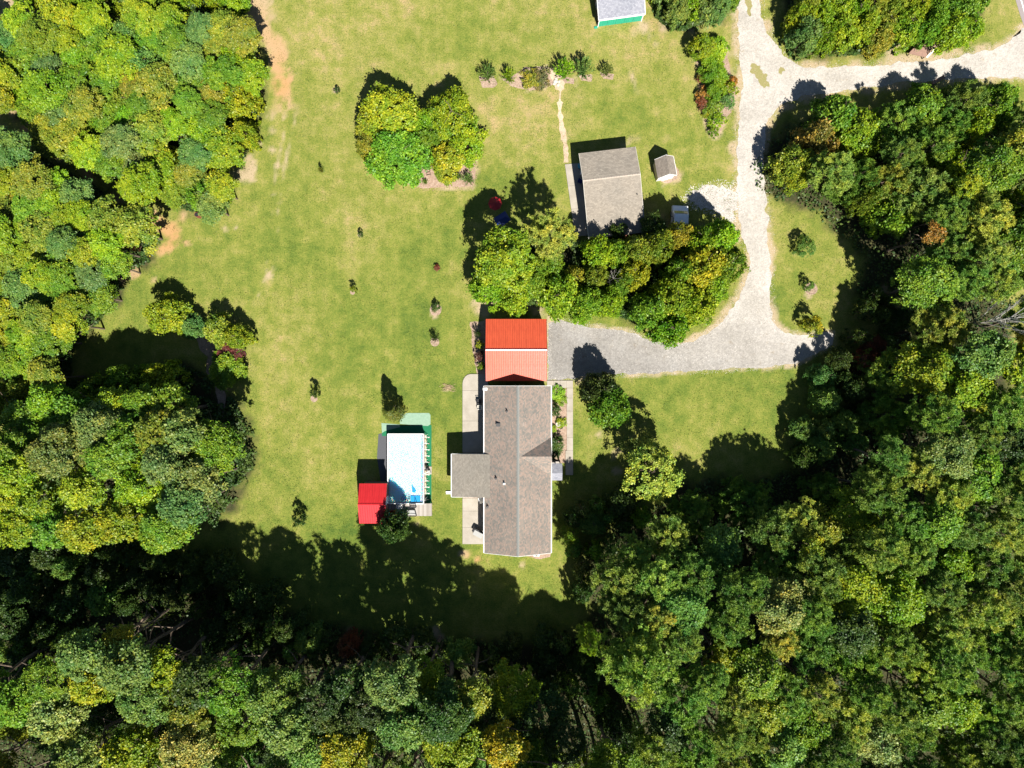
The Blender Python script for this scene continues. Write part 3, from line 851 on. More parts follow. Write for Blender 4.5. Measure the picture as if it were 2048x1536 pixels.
placed = []       # image-space discs
cnt = {'n': 0}
TREES = []
def plant(px, py, rpx, kind, colr, h, label=None, cat=None, name=None, group=None, jig=0.10, flat=1.0):
    """px,py,rpx: crown centre and radius in the photo, h: total height in metres"""
    cnt['n'] += 1
    hc = h*0.72 if kind in 'bpl' else h*0.55
    x, y = G(px, py, hc)
    r = rpx*(H-hc)/H/S
    if kind == 'p': var = PINES; R0, hh0 = 3.6, 3.4; nm, ct = 'pine_tree', 'pine tree'
    elif kind == 'l': var = LOOSE; R0, hh0 = 4.0, 3.4; nm, ct = 'broadleaf_tree', 'tree'
    elif kind == 's': var = SPIKY; R0, hh0 = 1.0, 0.9; nm, ct = 'shrub', 'shrub'
    elif kind == 'c': var = CONES; R0, hh0 = 1.4, 2.6; nm, ct = 'evergreen_tree', 'tree'
    elif r < 1.35: var = SMALL; R0, hh0 = 1.0, 0.8; nm, ct = ('shrub', 'shrub') if h < 3 else ('young_tree', 'tree')
    elif r < 2.7: var = MED; R0, hh0 = 2.2, 1.9; nm, ct = ('shrub', 'shrub') if h < 2.5 else ('broadleaf_tree', 'tree')
    else: var = LARGE; R0, hh0 = 4.0, 3.2; nm, ct = 'broadleaf_tree', 'tree'
    me = var[int(rng.integers(0, len(var)))]
    rz = float(rng.random()*6.283)
    e = empty(name or nm, (x, y, 0), 0, label, cat or ct, group)
    o = bpy.data.objects.new('crown', me)
    sx = r/R0
    ch = min(h*0.47, max(r*0.85, hh0*sx*0.9)) if kind != 'c' else h*0.47
    ch = h*0.485 if (flat == 1.0 and h < 9.5) else ch*flat
    o.location = (0, 0, h-ch*1.02)
    o.scale = (sx*float(rng.uniform(.93, 1.07)), sx*float(rng.uniform(.93, 1.07)), ch/hh0)
    o.rotation_euler = (0, 0, rz)
    c = np.array(PAL[colr] if isinstance(colr, str) else colr)*(1+rng.normal(size=3)*np.array([jig, jig*.6, jig*.8]))*(1+rng.normal()*jig*0.8)
    c = np.clip(c, 0.005, 0.9)
    o.color = (float(c[0]), float(c[1]), float(c[2]), 1)
    link(o); o.parent = e
    if h < 3.2: tm = STEMS[cnt['n'] % 2]; b0 = 2.0
    elif kind == 'p': tm = PTRUNK[cnt['n'] % 3]; b0 = 10.0
    else: tm = TRUNK[cnt['n'] % 4]; b0 = 10.0
    t = bpy.data.objects.new('trunk', tm)
    s = h*0.93/b0
    sxy = max(s, min(1.4, r/3.0)) if b0 > 5 else s
    t.scale = (sxy*0.9, sxy*0.9, s); t.rotation_euler = (0, 0, rz)
    link(t); t.parent = e
    placed.append((px, py, rpx))
    TREES.append((e, px, py, rpx, kind, colr, h))
    return e

def bare_tree(px, py, rpx, h, label, name='bare_tree', m=None, z=0.0, thick=1.0):
    hc = h*0.7
    x, y = G(px, py, hc)
    r = rpx*(H-hc)/H/S
    e = empty(name, (x, y, 0), 0, label, 'bare tree' if h > 4 else 'bare shrub')
    me = BARES[cnt['n'] % 2]; cnt['n'] += 1
    if m:
        me = me.copy(); me.materials[0] = m
    o = bpy.data.objects.new('branches', me)
    if thick > 1:
        me2 = branch_mesh('branches', 5, 0.13*thick, 16, 4.2, BARE, 0.9, 0.45, 6); o.data = me2
    o.scale = (r/3.4, r/3.4, h/5.0); o.rotation_euler = (0, 0, px*0.37)
    link(o); o.parent = e
    placed.append((px, py, rpx*(1.0 if thick > 1 else 0.7)))
    return e

# ---- single trees and shrubs
P_ = plant
# island of trees north-west of the cottage
P_(775,222,56,'b','Y',7.0,'large yellow-green tree at the northwest of the round mulch island','tree')
P_(735,245,26,'b','O',5.0,'small olive tree on the west rim of the mulch island','tree')
P_(898,222,50,'b','B',6.5,'rounded bright green tree at the northeast of the mulch island','tree')
P_(842,238,26,'b','B',5.0,'small bright tree wedged between the two big northern island trees','tree')
P_(792,305,60,'b','G',6.5,'broad mid-green tree filling the southwest of the mulch island','tree')
P_(735,290,24,'b','O',4.5,'low olive tree on the southwest rim of the mulch island','tree')
P_(930,280,40,'b','Y',5.4,'yellow-tinged tree on the east side of the mulch island','tree')
P_(897,312,34,'b','A',4.6,'golden bushy tree in the middle of the mulch island','tree')
P_(858,268,28,'b','G',4.6,'mid-green tree filling the middle of the mulch island','tree')
P_(890,340,22,'b','O',2.6,'olive shrub on the bare mulch at the south of the island','shrub')
P_(915,352,11,'s','S',1.4,'dull low shrub near the south mulch edge of the island','shrub')
P_(936,358,14,'s','S',1.5,'spiky low shrub in the southeast corner of the mulch island','shrub')
P_(850,364,7,'s','O',0.8,'tiny plant south of the wooden ladder on the mulch','shrub')
bare_tree(928,322,14,2.6,'leafless grey shrub at the east edge of the mulch island','bare_shrub')
# row along the northern lawn
P_(975,146,20,'s','S',2.4,'dull green spiky shrub at the west end of the lawn row','shrub',group='shrub row on the north lawn')
P_(1018,150,17,'s','B',2.2,'bright green shrub second from the west in the lawn row','shrub',group='shrub row on the north lawn')
P_(1062,155,20,'b','O',1.3,'low olive-brown mound shrub, west half of the wide clump','shrub',group='shrub row on the north lawn')
P_(1082,153,19,'b',(0.15,0.10,0.035),1.3,'low brownish mound shrub, east half of the wide clump','shrub',group='shrub row on the north lawn')
P_(1129,139,23,'s','B',3.4,'bright green shrub just east of the sandy path','shrub',group='shrub row on the north lawn')
P_(1168,134,24,'s','S',3.0,'large dull spiky shrub second from the east in the lawn row','shrub',group='shrub row on the north lawn')
P_(1214,140,15,'s','S',2.0,'small spiky shrub at the east end of the lawn row','shrub',group='shrub row on the north lawn')
# hedge beside the drive
for a in [(1408,90,20,'b','Y',3.8,'tallest bright shrub at the north end of the driveside bed'),(1436,92,18,'b','B',2.6,'bright shrub northeast in the driveside bed'),
          (1424,118,18,'b','B',2.6,'green shrub third from the north in the driveside bed'),(1432,146,19,'b','B',2.6,'rounded green shrub in the upper middle of the driveside bed'),
          (1434,178,17,'b','B',2.5,'rounded green shrub in the centre of the driveside bed'),(1405,153,8,'b','R',1.2,'small rust red shrub on the west rim of the driveside bed'),
          (1409,186,11,'b','N',1.6,'orange shrub on the west side of the driveside bed'),(1408,204,10,'b','R',1.3,'red-orange shrub below the orange one in the driveside bed'),
          (1462,176,12,'b','Y',1.8,'yellow-green shrub bulging towards the white drive'),(1466,160,8,'b','N',1.4,'small orange shrub beside the white drive'),
          (1456,198,12,'b','T',1.8,'bluish shrub on the drive side of the bed'),(1430,214,14,'b','G',1.8,'mid-green shrub in the lower part of the driveside bed'),
          (1413,226,6,'b','A',0.9,'small yellow shrub in the lower west of the driveside bed'),(1437,238,13,'b','B',1.8,'green shrub second from the south in the driveside bed'),
          (1429,263,8,'b','G',1.2,'smallest round green shrub at the south tip of the driveside bed')]:
    P_(a[0], a[1], a[2]*1.28, *a[3:6], a[6], 'shrub', 'shrub', 'shrubs in the driveside bed')
# lone plants on the lawns
P_(326,630,38,'b','Y',5.2,'round yellow-green tree standing alone by the west wood','tree')
P_(380,652,24,'b','T',3.2,'small bluish tree between the yellow-green ones in the west group','tree')
P_(432,658,30,'b','O',4.2,'olive tree in the curved west group','tree')
P_(468,672,26,'b','Y',4.6,'yellow-green tree at the east end of the curved west group','tree')
P_(458,706,26,'b','M',2.0,'dark maroon shrub in the west group','shrub')
P_(450,738,34,'b','G',3.0,'mid-green rounded shrub below the maroon one in the west group','shrub')
bare_tree(455,778,16,2.2,'leafless brown shrub south of the west group','bare_shrub',BARK)
P_(782,822,25,'c',(0.085,0.13,0.02),5.8,'narrow evergreen tree at the northwest corner of the pool','tree','evergreen_tree')
P_(783,1058,32,'b','D',7.8,'dark green tree leaning over the deck south of the red poolside shed','tree')
P_(593,1042,14,'b','D',3.2,'small dark sapling on the southwest lawn','tree','sapling')
P_(627,786,9,'b','D',2.4,'dark sapling alone on the lawn west of the pool','tree','sapling')
P_(672,178,6,'b','D',1.2,'tiny sapling on the lawn west of the mulch island','tree','sapling')
P_(705,578,6,'b','G',1.8,'tiny green sapling in the middle of the lawn','tree','sapling')
P_(720,468,6,'b','D',1.2,'tiny dark sapling in the centre of the open lawn','tree','sapling')
P_(641,340,5,'s','O',1.8,'thin bare-looking sapling on the north lawn','tree','sapling')
P_(873,535,6,'b','R',0.8,'tiny reddish plant on the lawn north of its mulch-ringed neighbour','shrub')
P_(872,614,9,'b','D',1.3,'small dark shrub in a pale mulch ring west of the tree mass','shrub')
P_(869,675,11,'s','D',1.5,'small dark spiky shrub on the lawn west of the red garage','shrub')
P_(1616,492,20,'l','K',3.0,'thin see-through dark shrub on the lawn east of the drive','shrub','shrub')
P_(1621,570,10,'b','K',2.2,'small dark tree in a mulch ring east of the drive','tree')
P_(1630,652,21,'b','A',3.4,'dense round golden shrub at the tip of the eastern lawn','shrub')
P_(955,668,9,'s','D',2.0,'dark spiky shrub at the north of the garage west wall','shrub',group='shrubs along the garage west wall')
P_(960,690,8,'b','A',1.4,'yellow shrub by the garage west wall','shrub',group='shrubs along the garage west wall')
P_(958,712,10,'b','M',1.8,'maroon shrub by the garage west wall','shrub',group='shrubs along the garage west wall')
P_(961,732,8,'b','O',1.4,'brownish yellow shrub at the south of the garage west wall','shrub',group='shrubs along the garage west wall')
# front bed
P_(1116,786,15,'b','B',0.6,'bright green spreading plant at the north end of the front bed','shrub')
P_(1121,800,13,'b','B',0.5,'bright green low plant beside the front walkway','shrub')
P_(1109,822,13,'b','D',1.5,'dark green shrub against the house front','shrub')
P_(1124,846,10,'b','Y',0.6,'yellow-green mound in the middle of the front bed','shrub')
P_(1106,858,7,'b','Y',0.6,'small yellow-green plant beside the house wall','shrub')
P_(1113,888,17,'b','D',1.6,'large dark green shrub before the small grey porch','shrub')
P_(1108,908,12,'b','D',1.4,'dark shrub tucked beside the small grey porch','shrub')
# trees on the east lawn
P_(1222,815,38,'b','G',7.5,'mid-green tree on the front lawn near the walkway','tree')
P_(1205,778,34,'b','D',7.0,'dark crown directly above the mid-green front lawn tree','tree')
P_(1305,950,58,'l',(0.20,0.245,0.036),9.5,'pale sparse tall tree standing out at the wood edge east of the house','tree')
P_(1285,905,34,'l','S',6.5,'dull thin tree just above the pale sparse one','tree')
# central tree mass
for a in [(1100,470,54,'p','Q',10.5,'soft pale pine left of the cottage porch'),(1010,520,60,'b','Y',11.0,'large yellow-green tree at the northwest of the central clump'),
          (975,575,34,'b','B',7.0,'bright green tree at the west rim of the central clump'),(1030,585,36,'b','B',6.5,'bright low tree just above the red garage'),
          (1095,525,32,'b','G',7.5,'mid-green tree under the pale pine'),(1060,560,34,'b','G',7,'leafy green tree north of the red garage'),
          (1120,585,42,'b','B',7,'bright green tree northeast of the red garage'),(1150,548,22,'b','O',6,'olive tree in the centre of the clump'),
          (1200,500,34,'b','B',7.5,'bright green tree just south of the cottage'),(1180,600,32,'b','G',6.5,'mid-green tree at the south edge of the central clump'),
          (1222,600,30,'b','B',6.5,'bright tree above the grass island by the parking pad'),(1235,505,30,'b','Y',7,'yellow-green tree south of the cottage corner'),
          (1275,500,32,'b','O',8,'olive tree at the south east corner of the cottage'),(1270,545,30,'b','Y',7.5,'yellow-green tree west of the dark gap'),
          (1320,490,34,'b','G',8.5,'mid-green tree south of the white van'),(1360,470,30,'b','O',8,'olive tree overhanging the white van'),
          (1400,480,34,'b','Y',8.5,'yellow-green tree in the northeast of the central clump'),(1450,470,36,'b','B',8,'bright tree at the northeast corner beside the drive'),
          (1410,530,42,'b','A',9,'golden tree in the east of the central clump'),(1460,525,36,'b','G',7.5,'green tree bulging over the white drive'),
          (1360,540,30,'b','G',8,'mid-green tree right of the dark gap'),(1430,575,32,'b','B',6.5,'bright tree above the southeastern grass strip'),
          (1350,590,44,'b','Y',8.5,'yellow-green tree south of the dark gap'),(1400,610,38,'b','Y',7.5,'yellow tree at the southeast tip of the clump'),
          (1300,620,36,'b','G',7.5,'mid-green tree southwest of the dark gap'),(1345,655,36,'b','B',7,'bright tree reaching over the parking pad'),
          (1250,560,24,'b','G',6.5,'small green tree below the bare grey one'),(1195,550,24,'b','O',6,'olive tree left of the bare grey one'),
          (1240,460,20,'b','D',4.5,'dark low tree at the cottage south wall'),(1310,450,26,'b','D',6.5,'dark tree between cottage and white van'),
          (1160,645-15,16,'b','B',3.5,'small bright tree at the corner of the parking pad')]:
    P_(*a[:6], a[6], 'tree', None, 'central clump between cottage and garage')
bare_tree(1228,556,20,6.5,'small leafless whitish tree in the middle of the central clump')
bare_tree(1992,640,44,16.5,'large dead pale tree with spreading bare branches at the right edge', thick=1.7)
bare_tree(385,290,16,6.2,'bare grey branches showing in the northwest young wood')
bare_tree(435,335,16,4.5,'grey leafless shrub at the southeast corner of the young wood')

# ---- woods filled with single trees
def fill(P, n_try, rr, kinds, cols, hs, wood, mind=0.80, hfun=None, cfun=None, nm=None, flat=1.0, marg=0.3):
    xs = [p[0] for p in P]; ys = [p[1] for p in P]
    made = 0
    for _ in range(n_try):
        px = random.uniform(min(xs), max(xs)); py = random.uniform(min(ys), max(ys))
        if not bool(inpoly(np.array([px]), np.array([py]), P)[0]): continue
        r = random.uniform(*rr)
        d = float(dist_poly(np.array([px]), np.array([py]), P)[0])
        if d < r*marg: 
            continue
        if any((px-a)**2+(py-b_)**2 < ((r+c)*mind)**2 for a, b_, c in placed): continue
        k = random.choices([q[0] for q in kinds], [q[1] for q in kinds])[0]
        pal = cfun(px, py) if cfun else cols
        c = random.choices([q[0] for q in pal], [q[1] for q in pal])[0]
        if k == 'p': c = random.choice('PPQK')
        h = hfun(px, py) if hfun else random.uniform(*hs)
        h *= random.uniform(.9, 1.08)
        e = plant(px, py, r, k, c, h, None, None, nm, wood, 0.08, flat)
        e['wood'] = wood
        made += 1
    return made
N = {}
# visible accents first
for a in [(1270,1315,80,'p','Q',19,'big isolated pale pine with ragged crown near the bottom centre'),
          (1178,1290,26,'p','Q',9,'small pale pine spray left of the big ragged pine'),
          (1855,740,62,'b','Y',12.5,'golden green tree lit beside the deep shade of the east wood'),
          (1640,280,44,'b',(0.21,0.145,0.03),7,'orange-tinted tree at the northwest corner of the east wood'),
          (1590,320,34,'b','O',7,'brown-olive tree next to the white drive bend'),
          (1600,350,26,'b','Y',6,'yellow-green tree at the lawn edge of the east wood'),
          (1850,475,20,'b',(0.24,0.12,0.03),11,'small bright orange tree deep in the east wood'),
          (1960,250,30,'b','A',8,'golden tree in the far northeast of the east wood'),
          (1920,385,26,'b','Y',11,'lit yellow-green tree in the upper east wood'),
          (1740,395,26,'b','G',8,'green tree poking out to the eastern lawn'),
          (1655,955-95,20,'b','S',5,'isolated dull tree in the shade north of the pines'),
          (1650,752,24,'b','T',5,'bluish tree alone at the dark wood edge by the pad'),
          (2030,690,26,'b','A',13,'golden tree at the right edge below the dead tree'),
          (1930,820,24,'b','A',12,'yellow crown among the pines of the east wood'),
          (2040,860,24,'b',(0.25,0.16,0.03),12,'orange crown at the right picture edge'),
          (1440,1310,34,'b','A',12,'golden broadleaf right of the big pale pine'),
          (1610,1085,22,'b','A',13,'small golden crown among the southeastern pines'),
          (1525,1410,34,'b','A',14,'golden feathery tree in the lower right wood'),
          (265,1265,32,'b','O',16,'yellow-olive crown emerging from deep shade in the southwest'),
          (345,1325,44,'b','Y',17,'lit yellow-green crown in the southwest wood'),
          (215,1345,44,'b','A',17,'golden lit crown in the southwest wood'),
          (140,1410,46,'b','L',17,'pale lit crown in the southwest wood'),
          (180,1490,44,'b','L',17,'pale green lit crown low in the southwest wood'),
          (285,1480,46,'b','Y',17,'yellow-green lit crown low in the southwest wood'),
          (395,1480,52,'b','L',18,'large pale lit crown at the bottom left of centre'),
          (700,1490,52,'b','A',18,'large golden crown at the bottom left of centre'),
          (860,1345,40,'b','B',15,'bright green crown at the front of the south wood'),
          (945,1375,40,'b','O',16,'olive crown at the front of the south wood'),
          (905,1470,58,'b','Y',18,'large yellow-green crown at the bottom centre'),
          (1010,1470,44,'b','A',18,'golden crown at the bottom centre'),
          (474,195,36,'b','Y',6.5,'bright yellow-green tree at the east corner of the young wood'),
          (484,262,24,'b','A',5.5,'golden tree at the east edge of the young wood'),
          (470,112,32,'b','B',6.5,'bright green tree at the northeast corner of the young wood'),
          (290,125,34,'b','T',6.5,'bluish tree in the middle of the young wood'),
          (250,65,30,'b','T',6,'bluish tree at the north edge of the young wood'),
          (250,200,30,'b','O',6,'brown-olive thin tree in the young wood'),
          (320,305,26,'b','A',6,'golden tree in the south of the young wood'),
          (400,385,32,'b','G',6,'green tree at the southeast tip of the young wood'),
          (70,480,10,'b','R',6,'tiny red crown in the northwest wood'),(262,492,9,'b','R',5,'tiny red crown at the tip of the northwest wood')]:
    P_(*a[:6], a[6], 'pine tree' if a[3] == 'p' else 'tree')

YL = [('Y',2.8),('G',4.5),('B',3),('T',1.6),('O',2.2),('S',1.2),('A',.15)]
def hW6(px, py):
    if px < 1835 and 420 <= py < 640: return 7.5
    if px < 1835 and 640 <= py < 900: return 9.0
    return 7.0 if py < 290 else (9.5 if py < 420 else ((7.5 if px < 1840 else 12) if py < 700 else (7.0 if (py < 1040 and px < 1660) else (11.0 if (px < 1740 and py < 1130) else 14.5))))
def hW4(px, py):
    if 900 < px < 1200 and py < 1500: return random.uniform(11.5, 13.5)
    if 450 < px <= 900 and py < 1440: return random.uniform(16.5, 19)
    if px <= 450 and py < 1420: return random.uniform(16, 19)
    if py > 1560: return random.uniform(18, 21)
    return random.choice([random.uniform(6, 9), random.uniform(7, 10), random.uniform(7, 10), random.uniform(14, 18)])
def cW6(px, py):
    if py < 420: return [('Y',3),('G',4),('B',3),('O',1.2),('A',.3)]
    return [('G',4),('K',2),('D',1),('S',1),('O',1.5),('L',.6),('Y',1.2),('B',1.5)]
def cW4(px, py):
    return [('Y',1.2),('L',.5),('O',1.2),('G',3.2),('D',4),('K',4.5),('A',.2),('S',.8)]  # mostly dark greens: the shade of this wood put into crown colours
N['1'] = fill(W1, 3000, (28, 44), [('b',1)], YL, (5, 7.3), 'the young wood', 0.57, nm='young_tree', flat=.66, marg=.15)
N['2'] = fill(W2, 3000, (28, 44), [('b',1)], [('Y',3),('O',2),('G',4),('B',2.5),('T',.8),('A',.25)], (7, 9), 'the west wood', 0.58, flat=.7, marg=.2)
N['3'] = fill(W3, 3000, (36, 54), [('b',1)], [('Y',3),('O',2),('G',4.5),('B',2),('T',.5),('S',1)], (12, 14.5), 'the southwest wood', 0.60, marg=.6, hfun=lambda a, b_: 8.5 if b_ < 800 else (11 if b_ < 860 else 13.5))
N['4'] = fill(W4, 4000, (42, 60), [('b',1),('l',.8)], None, (11, 20), 'the south wood', 0.60, hW4, cW4, marg=.45)
N['6'] = fill(W6, 7000, (38, 62), [('p',2.0),('b',1)], None, None, 'the east wood', 0.59, hW6, cW6, marg=.6)
N['7'] = fill(W7, 1500, (24, 34), [('b',1)], [('Y',3),('G',2),('B',3),('O',1.5),('T',.5)], (5, 6.5), 'the roadside thicket', 0.60, nm='young_tree')
N['8'] = fill(W8, 800, (18, 28), [('b',1)], [('T',2),('B',2),('G',2),('S',1)], (4, 5), 'the thicket by the green shed', 0.60, nm='young_tree')
N['9'] = fill(W9, 800, (18, 28), [('b',1)], [('T',1),('B',2),('G',2),('Y',2)], (4, 5.5), 'the top left strip', 0.60, nm='young_tree')
# low, shaded trees in the dark band; its shade is also in the leaf colour
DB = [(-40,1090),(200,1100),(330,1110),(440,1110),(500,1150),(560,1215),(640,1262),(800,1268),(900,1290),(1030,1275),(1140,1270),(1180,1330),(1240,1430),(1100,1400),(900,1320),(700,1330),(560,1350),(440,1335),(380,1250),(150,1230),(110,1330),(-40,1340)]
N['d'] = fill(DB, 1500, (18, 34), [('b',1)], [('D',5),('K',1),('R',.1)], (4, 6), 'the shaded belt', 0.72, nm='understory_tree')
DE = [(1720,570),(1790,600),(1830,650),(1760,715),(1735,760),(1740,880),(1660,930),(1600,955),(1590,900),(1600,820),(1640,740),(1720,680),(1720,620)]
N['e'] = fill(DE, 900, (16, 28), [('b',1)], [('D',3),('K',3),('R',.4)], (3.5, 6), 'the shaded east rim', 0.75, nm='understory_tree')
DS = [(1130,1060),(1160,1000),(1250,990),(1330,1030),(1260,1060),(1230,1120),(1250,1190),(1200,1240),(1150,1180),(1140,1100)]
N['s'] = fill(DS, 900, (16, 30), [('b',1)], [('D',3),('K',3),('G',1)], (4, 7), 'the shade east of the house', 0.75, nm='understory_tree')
print('fills', N, 'trees', len(TREES))
# labels for wood trees: look, wood, place in the photo
KIND = {'p': 'pine', 'b': 'broadleaf', 'l': 'sparse tree'}
LM = [(1992,640,'the dead pale tree'),(1270,1315,'the big ragged pale pine'),(1855,740,'the golden tree by the deep shade'),(1640,280,'the orange tree at the drive bend'),
      (1850,475,'the small orange tree'),(1840,103,'the brown roadside shelter'),(1085,1106,'the south end of the house'),(746,1007,'the red pool shed'),(393,429,'the rusty barrel'),
      (326,630,'the lone yellow-green tree'),(458,706,'the dark maroon shrub'),(1630,652,'the round golden shrub'),(1230,20,'the green shed'),(1400,90,'the driveside bed'),
      (1440,1310,'the golden broadleaf beside the ragged pine'),(2047,20,'the road corner'),(10,10,'the top left corner'),(10,1526,'the bottom left corner'),(2038,1526,'the bottom right corner'),
      (1024,1530,'the bottom middle'),(2040,768,'the right edge middle'),(8,768,'the left edge middle'),(593,1042,'the southwest lawn sapling'),(1305,950,'the pale sparse tree'),
      (700,1490,'the large golden southern crown'),(860,1345,'the bright green southern crown'),(385,290,'the bare grey branches'),(495,262,'the golden edge tree'),(1525,1410,'the golden feathery tree'),(215,1345,'the golden southwest crown')]
used_l = set(o.get('label') for o in bpy.data.objects if o.get('label'))
def dirw(dx, dy):
    a = math.degrees(math.atan2(-dy, dx)) % 360
    return ['right of','above right of','above','above left of','left of','below left of','below','below right of'][int((a+22.5)//45) % 8]
def wood_label(px, py, rpx, kind, colr):
    size = 'small' if rpx < 33 else ('large' if rpx > 47 else 'mid-sized')
    for lx, ly, nm in sorted(LM, key=lambda q: (q[0]-px)**2+(q[1]-py)**2):
        d = math.hypot(px-lx, py-ly)
        w = 'touching' if d < 60 else ('just' if d < 110 else ('a little' if d < 170 else ('some way' if d < 250 else ('well' if d < 350 else 'far'))))
        t = f"{size} {CNAME[colr]} {KIND.get(kind,'tree')} {w} {dirw(px-lx, py-ly)} {nm}".replace('touching ', 'close ')
        if t not in used_l:
            used_l.add(t); return t
    return t
for (e, px, py, rpx, kind, colr, h) in TREES:
    if 'label' in e: continue
    e['label'] = wood_label(px, py, rpx, kind, colr)
    e['group'] = 'trees of ' + e['wood']
    e['category'] = 'pine tree' if kind == 'p' else 'tree'
for (e, *_r) in TREES:
    if 'wood' in e: del e['wood']

# ---- undergrowth on the forest floor, pebbles, chips, grass
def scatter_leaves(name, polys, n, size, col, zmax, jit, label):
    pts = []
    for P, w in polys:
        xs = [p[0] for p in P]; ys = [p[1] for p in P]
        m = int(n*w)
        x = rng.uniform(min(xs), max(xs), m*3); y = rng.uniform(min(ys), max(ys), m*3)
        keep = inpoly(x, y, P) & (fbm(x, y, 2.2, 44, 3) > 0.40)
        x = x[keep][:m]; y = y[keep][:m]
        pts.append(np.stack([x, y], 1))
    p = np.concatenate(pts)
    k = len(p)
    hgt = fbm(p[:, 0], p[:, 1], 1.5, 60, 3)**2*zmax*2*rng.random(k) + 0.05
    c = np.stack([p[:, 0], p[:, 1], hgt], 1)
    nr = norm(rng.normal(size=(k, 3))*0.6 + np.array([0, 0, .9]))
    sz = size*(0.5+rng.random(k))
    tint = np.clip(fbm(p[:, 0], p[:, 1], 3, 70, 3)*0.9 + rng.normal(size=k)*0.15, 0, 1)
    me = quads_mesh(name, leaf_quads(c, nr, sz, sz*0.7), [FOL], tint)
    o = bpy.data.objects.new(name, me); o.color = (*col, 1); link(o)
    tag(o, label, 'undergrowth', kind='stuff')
clip = [(-72,-56),(72,-56),(72,55),(-72,55)]
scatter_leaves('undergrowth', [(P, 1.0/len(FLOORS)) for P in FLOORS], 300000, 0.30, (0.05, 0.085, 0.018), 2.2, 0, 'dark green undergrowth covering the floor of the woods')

def grass_blades(n):
    x = rng.uniform(-62, 62, n); y = rng.uniform(-34, 52, n)
    ok = np.ones(n, bool)
    for P in FLOORS: ok &= ~inpoly(x, y, P)
    for P in (DRIVE, PAD, ROAD, BED_TREES, BED_HEDGE, BED_ROW2, BED_FRONT, [(718,820),(865,820),(865,1050),(718,1050)], [(903,745),(1146,745),(1146,1110),(903,1110)], [(960,640),(1100,640),(1100,765),(960,765)], [(1130,290),(1290,290),(1290,480),(1130,480)]):
        ok &= ~inpoly(x, y, tog(P, 0))
    dn = fbm(x, y, 1.4, 90, 4)
    ok &= rng.random(n) < np.clip((dn-0.30)*2.6, 0.03, 1)
    x = x[ok]; y = y[ok]; k = len(x)
    c = np.stack([x, y, np.full(k, 0.05)], 1)
    d = norm(np.stack([rng.normal(size=k)*.8, rng.normal(size=k)*.8, np.full(k, .55)], 1))
    nr = norm(np.cross(d, rng.normal(size=(k, 3))))
    L = 0.13*(0.6+0.9*rng.random(k))
    tint = np.clip(fbm(x, y, 5, 99, 4)*0.8+rng.normal(size=k)*.18, 0, 1)
    me = quads_mesh('grass', leaf_quads(c, nr, L, 0.05, d), [FOL], tint)
    o = bpy.data.objects.new('grass', me); o.color = (0.118, 0.140, 0.026, 1); link(o)
    tag(o, 'short yellow-green grass tufts all over the open lawn', 'grass', kind='stuff')
grass_blades(260000)

def pebbles(name, P, n, band, rr, mt, z, label, seed=0, inside=0.25):
    pg = tog(P, 0)
    xs = [p[0] for p in pg]; ys = [p[1] for p in pg]
    x = rng.uniform(min(xs)-1, max(xs)+1, n*8); y = rng.uniform(min(ys)-1, max(ys)+1, n*8)
    d = dist_poly(x, y, pg); ins = inpoly(x, y, pg)
    ok = (d < band*rng.random(len(x))**1.0) | (ins & (rng.random(len(x)) < inside))
    ok &= (np.abs(x) < 70) & (y < 54)
    x = x[ok][:n]; y = y[ok][:n]; k = len(x)
    r = rng.uniform(rr[0], rr[1], k)
    base = np.array([[1,0,0],[0,1,0],[-1,0,0],[0,-1,0],[0,0,1]], float)
    a = rng.random(k)*6.28
    bx = base[None, :, 0]*np.cos(a)[:, None] - base[None, :, 1]*np.sin(a)[:, None]
    by = base[None, :, 0]*np.sin(a)[:, None] + base[None, :, 1]*np.cos(a)[:, None]
    sc = r[:, None]*(0.7+0.6*rng.random((k, 5)))
    co = np.stack([x[:, None]+bx*sc, y[:, None]+by*sc*0.8, z + base[None, :, 2]*sc*0.55], -1)
    f = np.array([[0,1,4],[1,2,4],[2,3,4],[3,0,4]])
    F = (np.arange(k)[:, None, None]*5 + f[None]).reshape(-1, 3)
    me = bpy.data.meshes.new(name)
    me.vertices.add(k*5); me.vertices.foreach_set('co', co.astype(np.float32).ravel())
    me.loops.add(F.size); me.loops.foreach_set('vertex_index', F.astype(np.int32).ravel())
    me.polygons.add(len(F)); me.polygons.foreach_set('loop_start', (np.arange(len(F))*3).astype(np.int32))
    me.update(); me.materials.append(mt)
    o = bpy.data.objects.new(name, me); link(o)
    tag(o, label, 'gravel' if 'gravel' in name else 'mulch', kind='stuff')
pebbles('loose_gravel', DRIVE, 9000, 0.9, (0.02, 0.055), M['pebble'], 0.012, 'loose pale gravel stones strewn along the edges of the white drive', inside=0.06)
pebbles('loose_gravel', PAD, 3500, 0.6, (0.02, 0.05), M['pebble'], 0.010, 'loose gravel stones around the grey parking pad', inside=0.05)
pebbles('loose_gravel', STONEPATCH, 1600, 1.0, (0.03, 0.08), M['pebble'], 0.008, 'scattered pale stones on the patch by the white van', inside=0.5)
pebbles('mulch_chips', BED_TREES, 3500, 0.4, (0.03, 0.08), M['chips'], 0.008, 'bark chips on the round tree island', inside=0.8)
pebbles('mulch_chips', BED_HEDGE, 1500, 0.3, (0.03, 0.07), M['chips'], 0.008, 'bark chips in the long driveside bed', inside=0.8)
pebbles('mulch_chips', BED_FRONT, 900, 0.1, (0.03, 0.07), M['chips'], 0.008, 'bark chips in the front flower bed', inside=0.9)

# ------------------------------------------------------------------ buildings
def frame_of(p, q, z):
    """local frame with x along p->q (photo px at height z)"""
    a = Vector(G(*p, z)); b_ = Vector(G(*q, z))
    return a, (b_-a).length, math.atan2((b_-a).y, (b_-a).x)

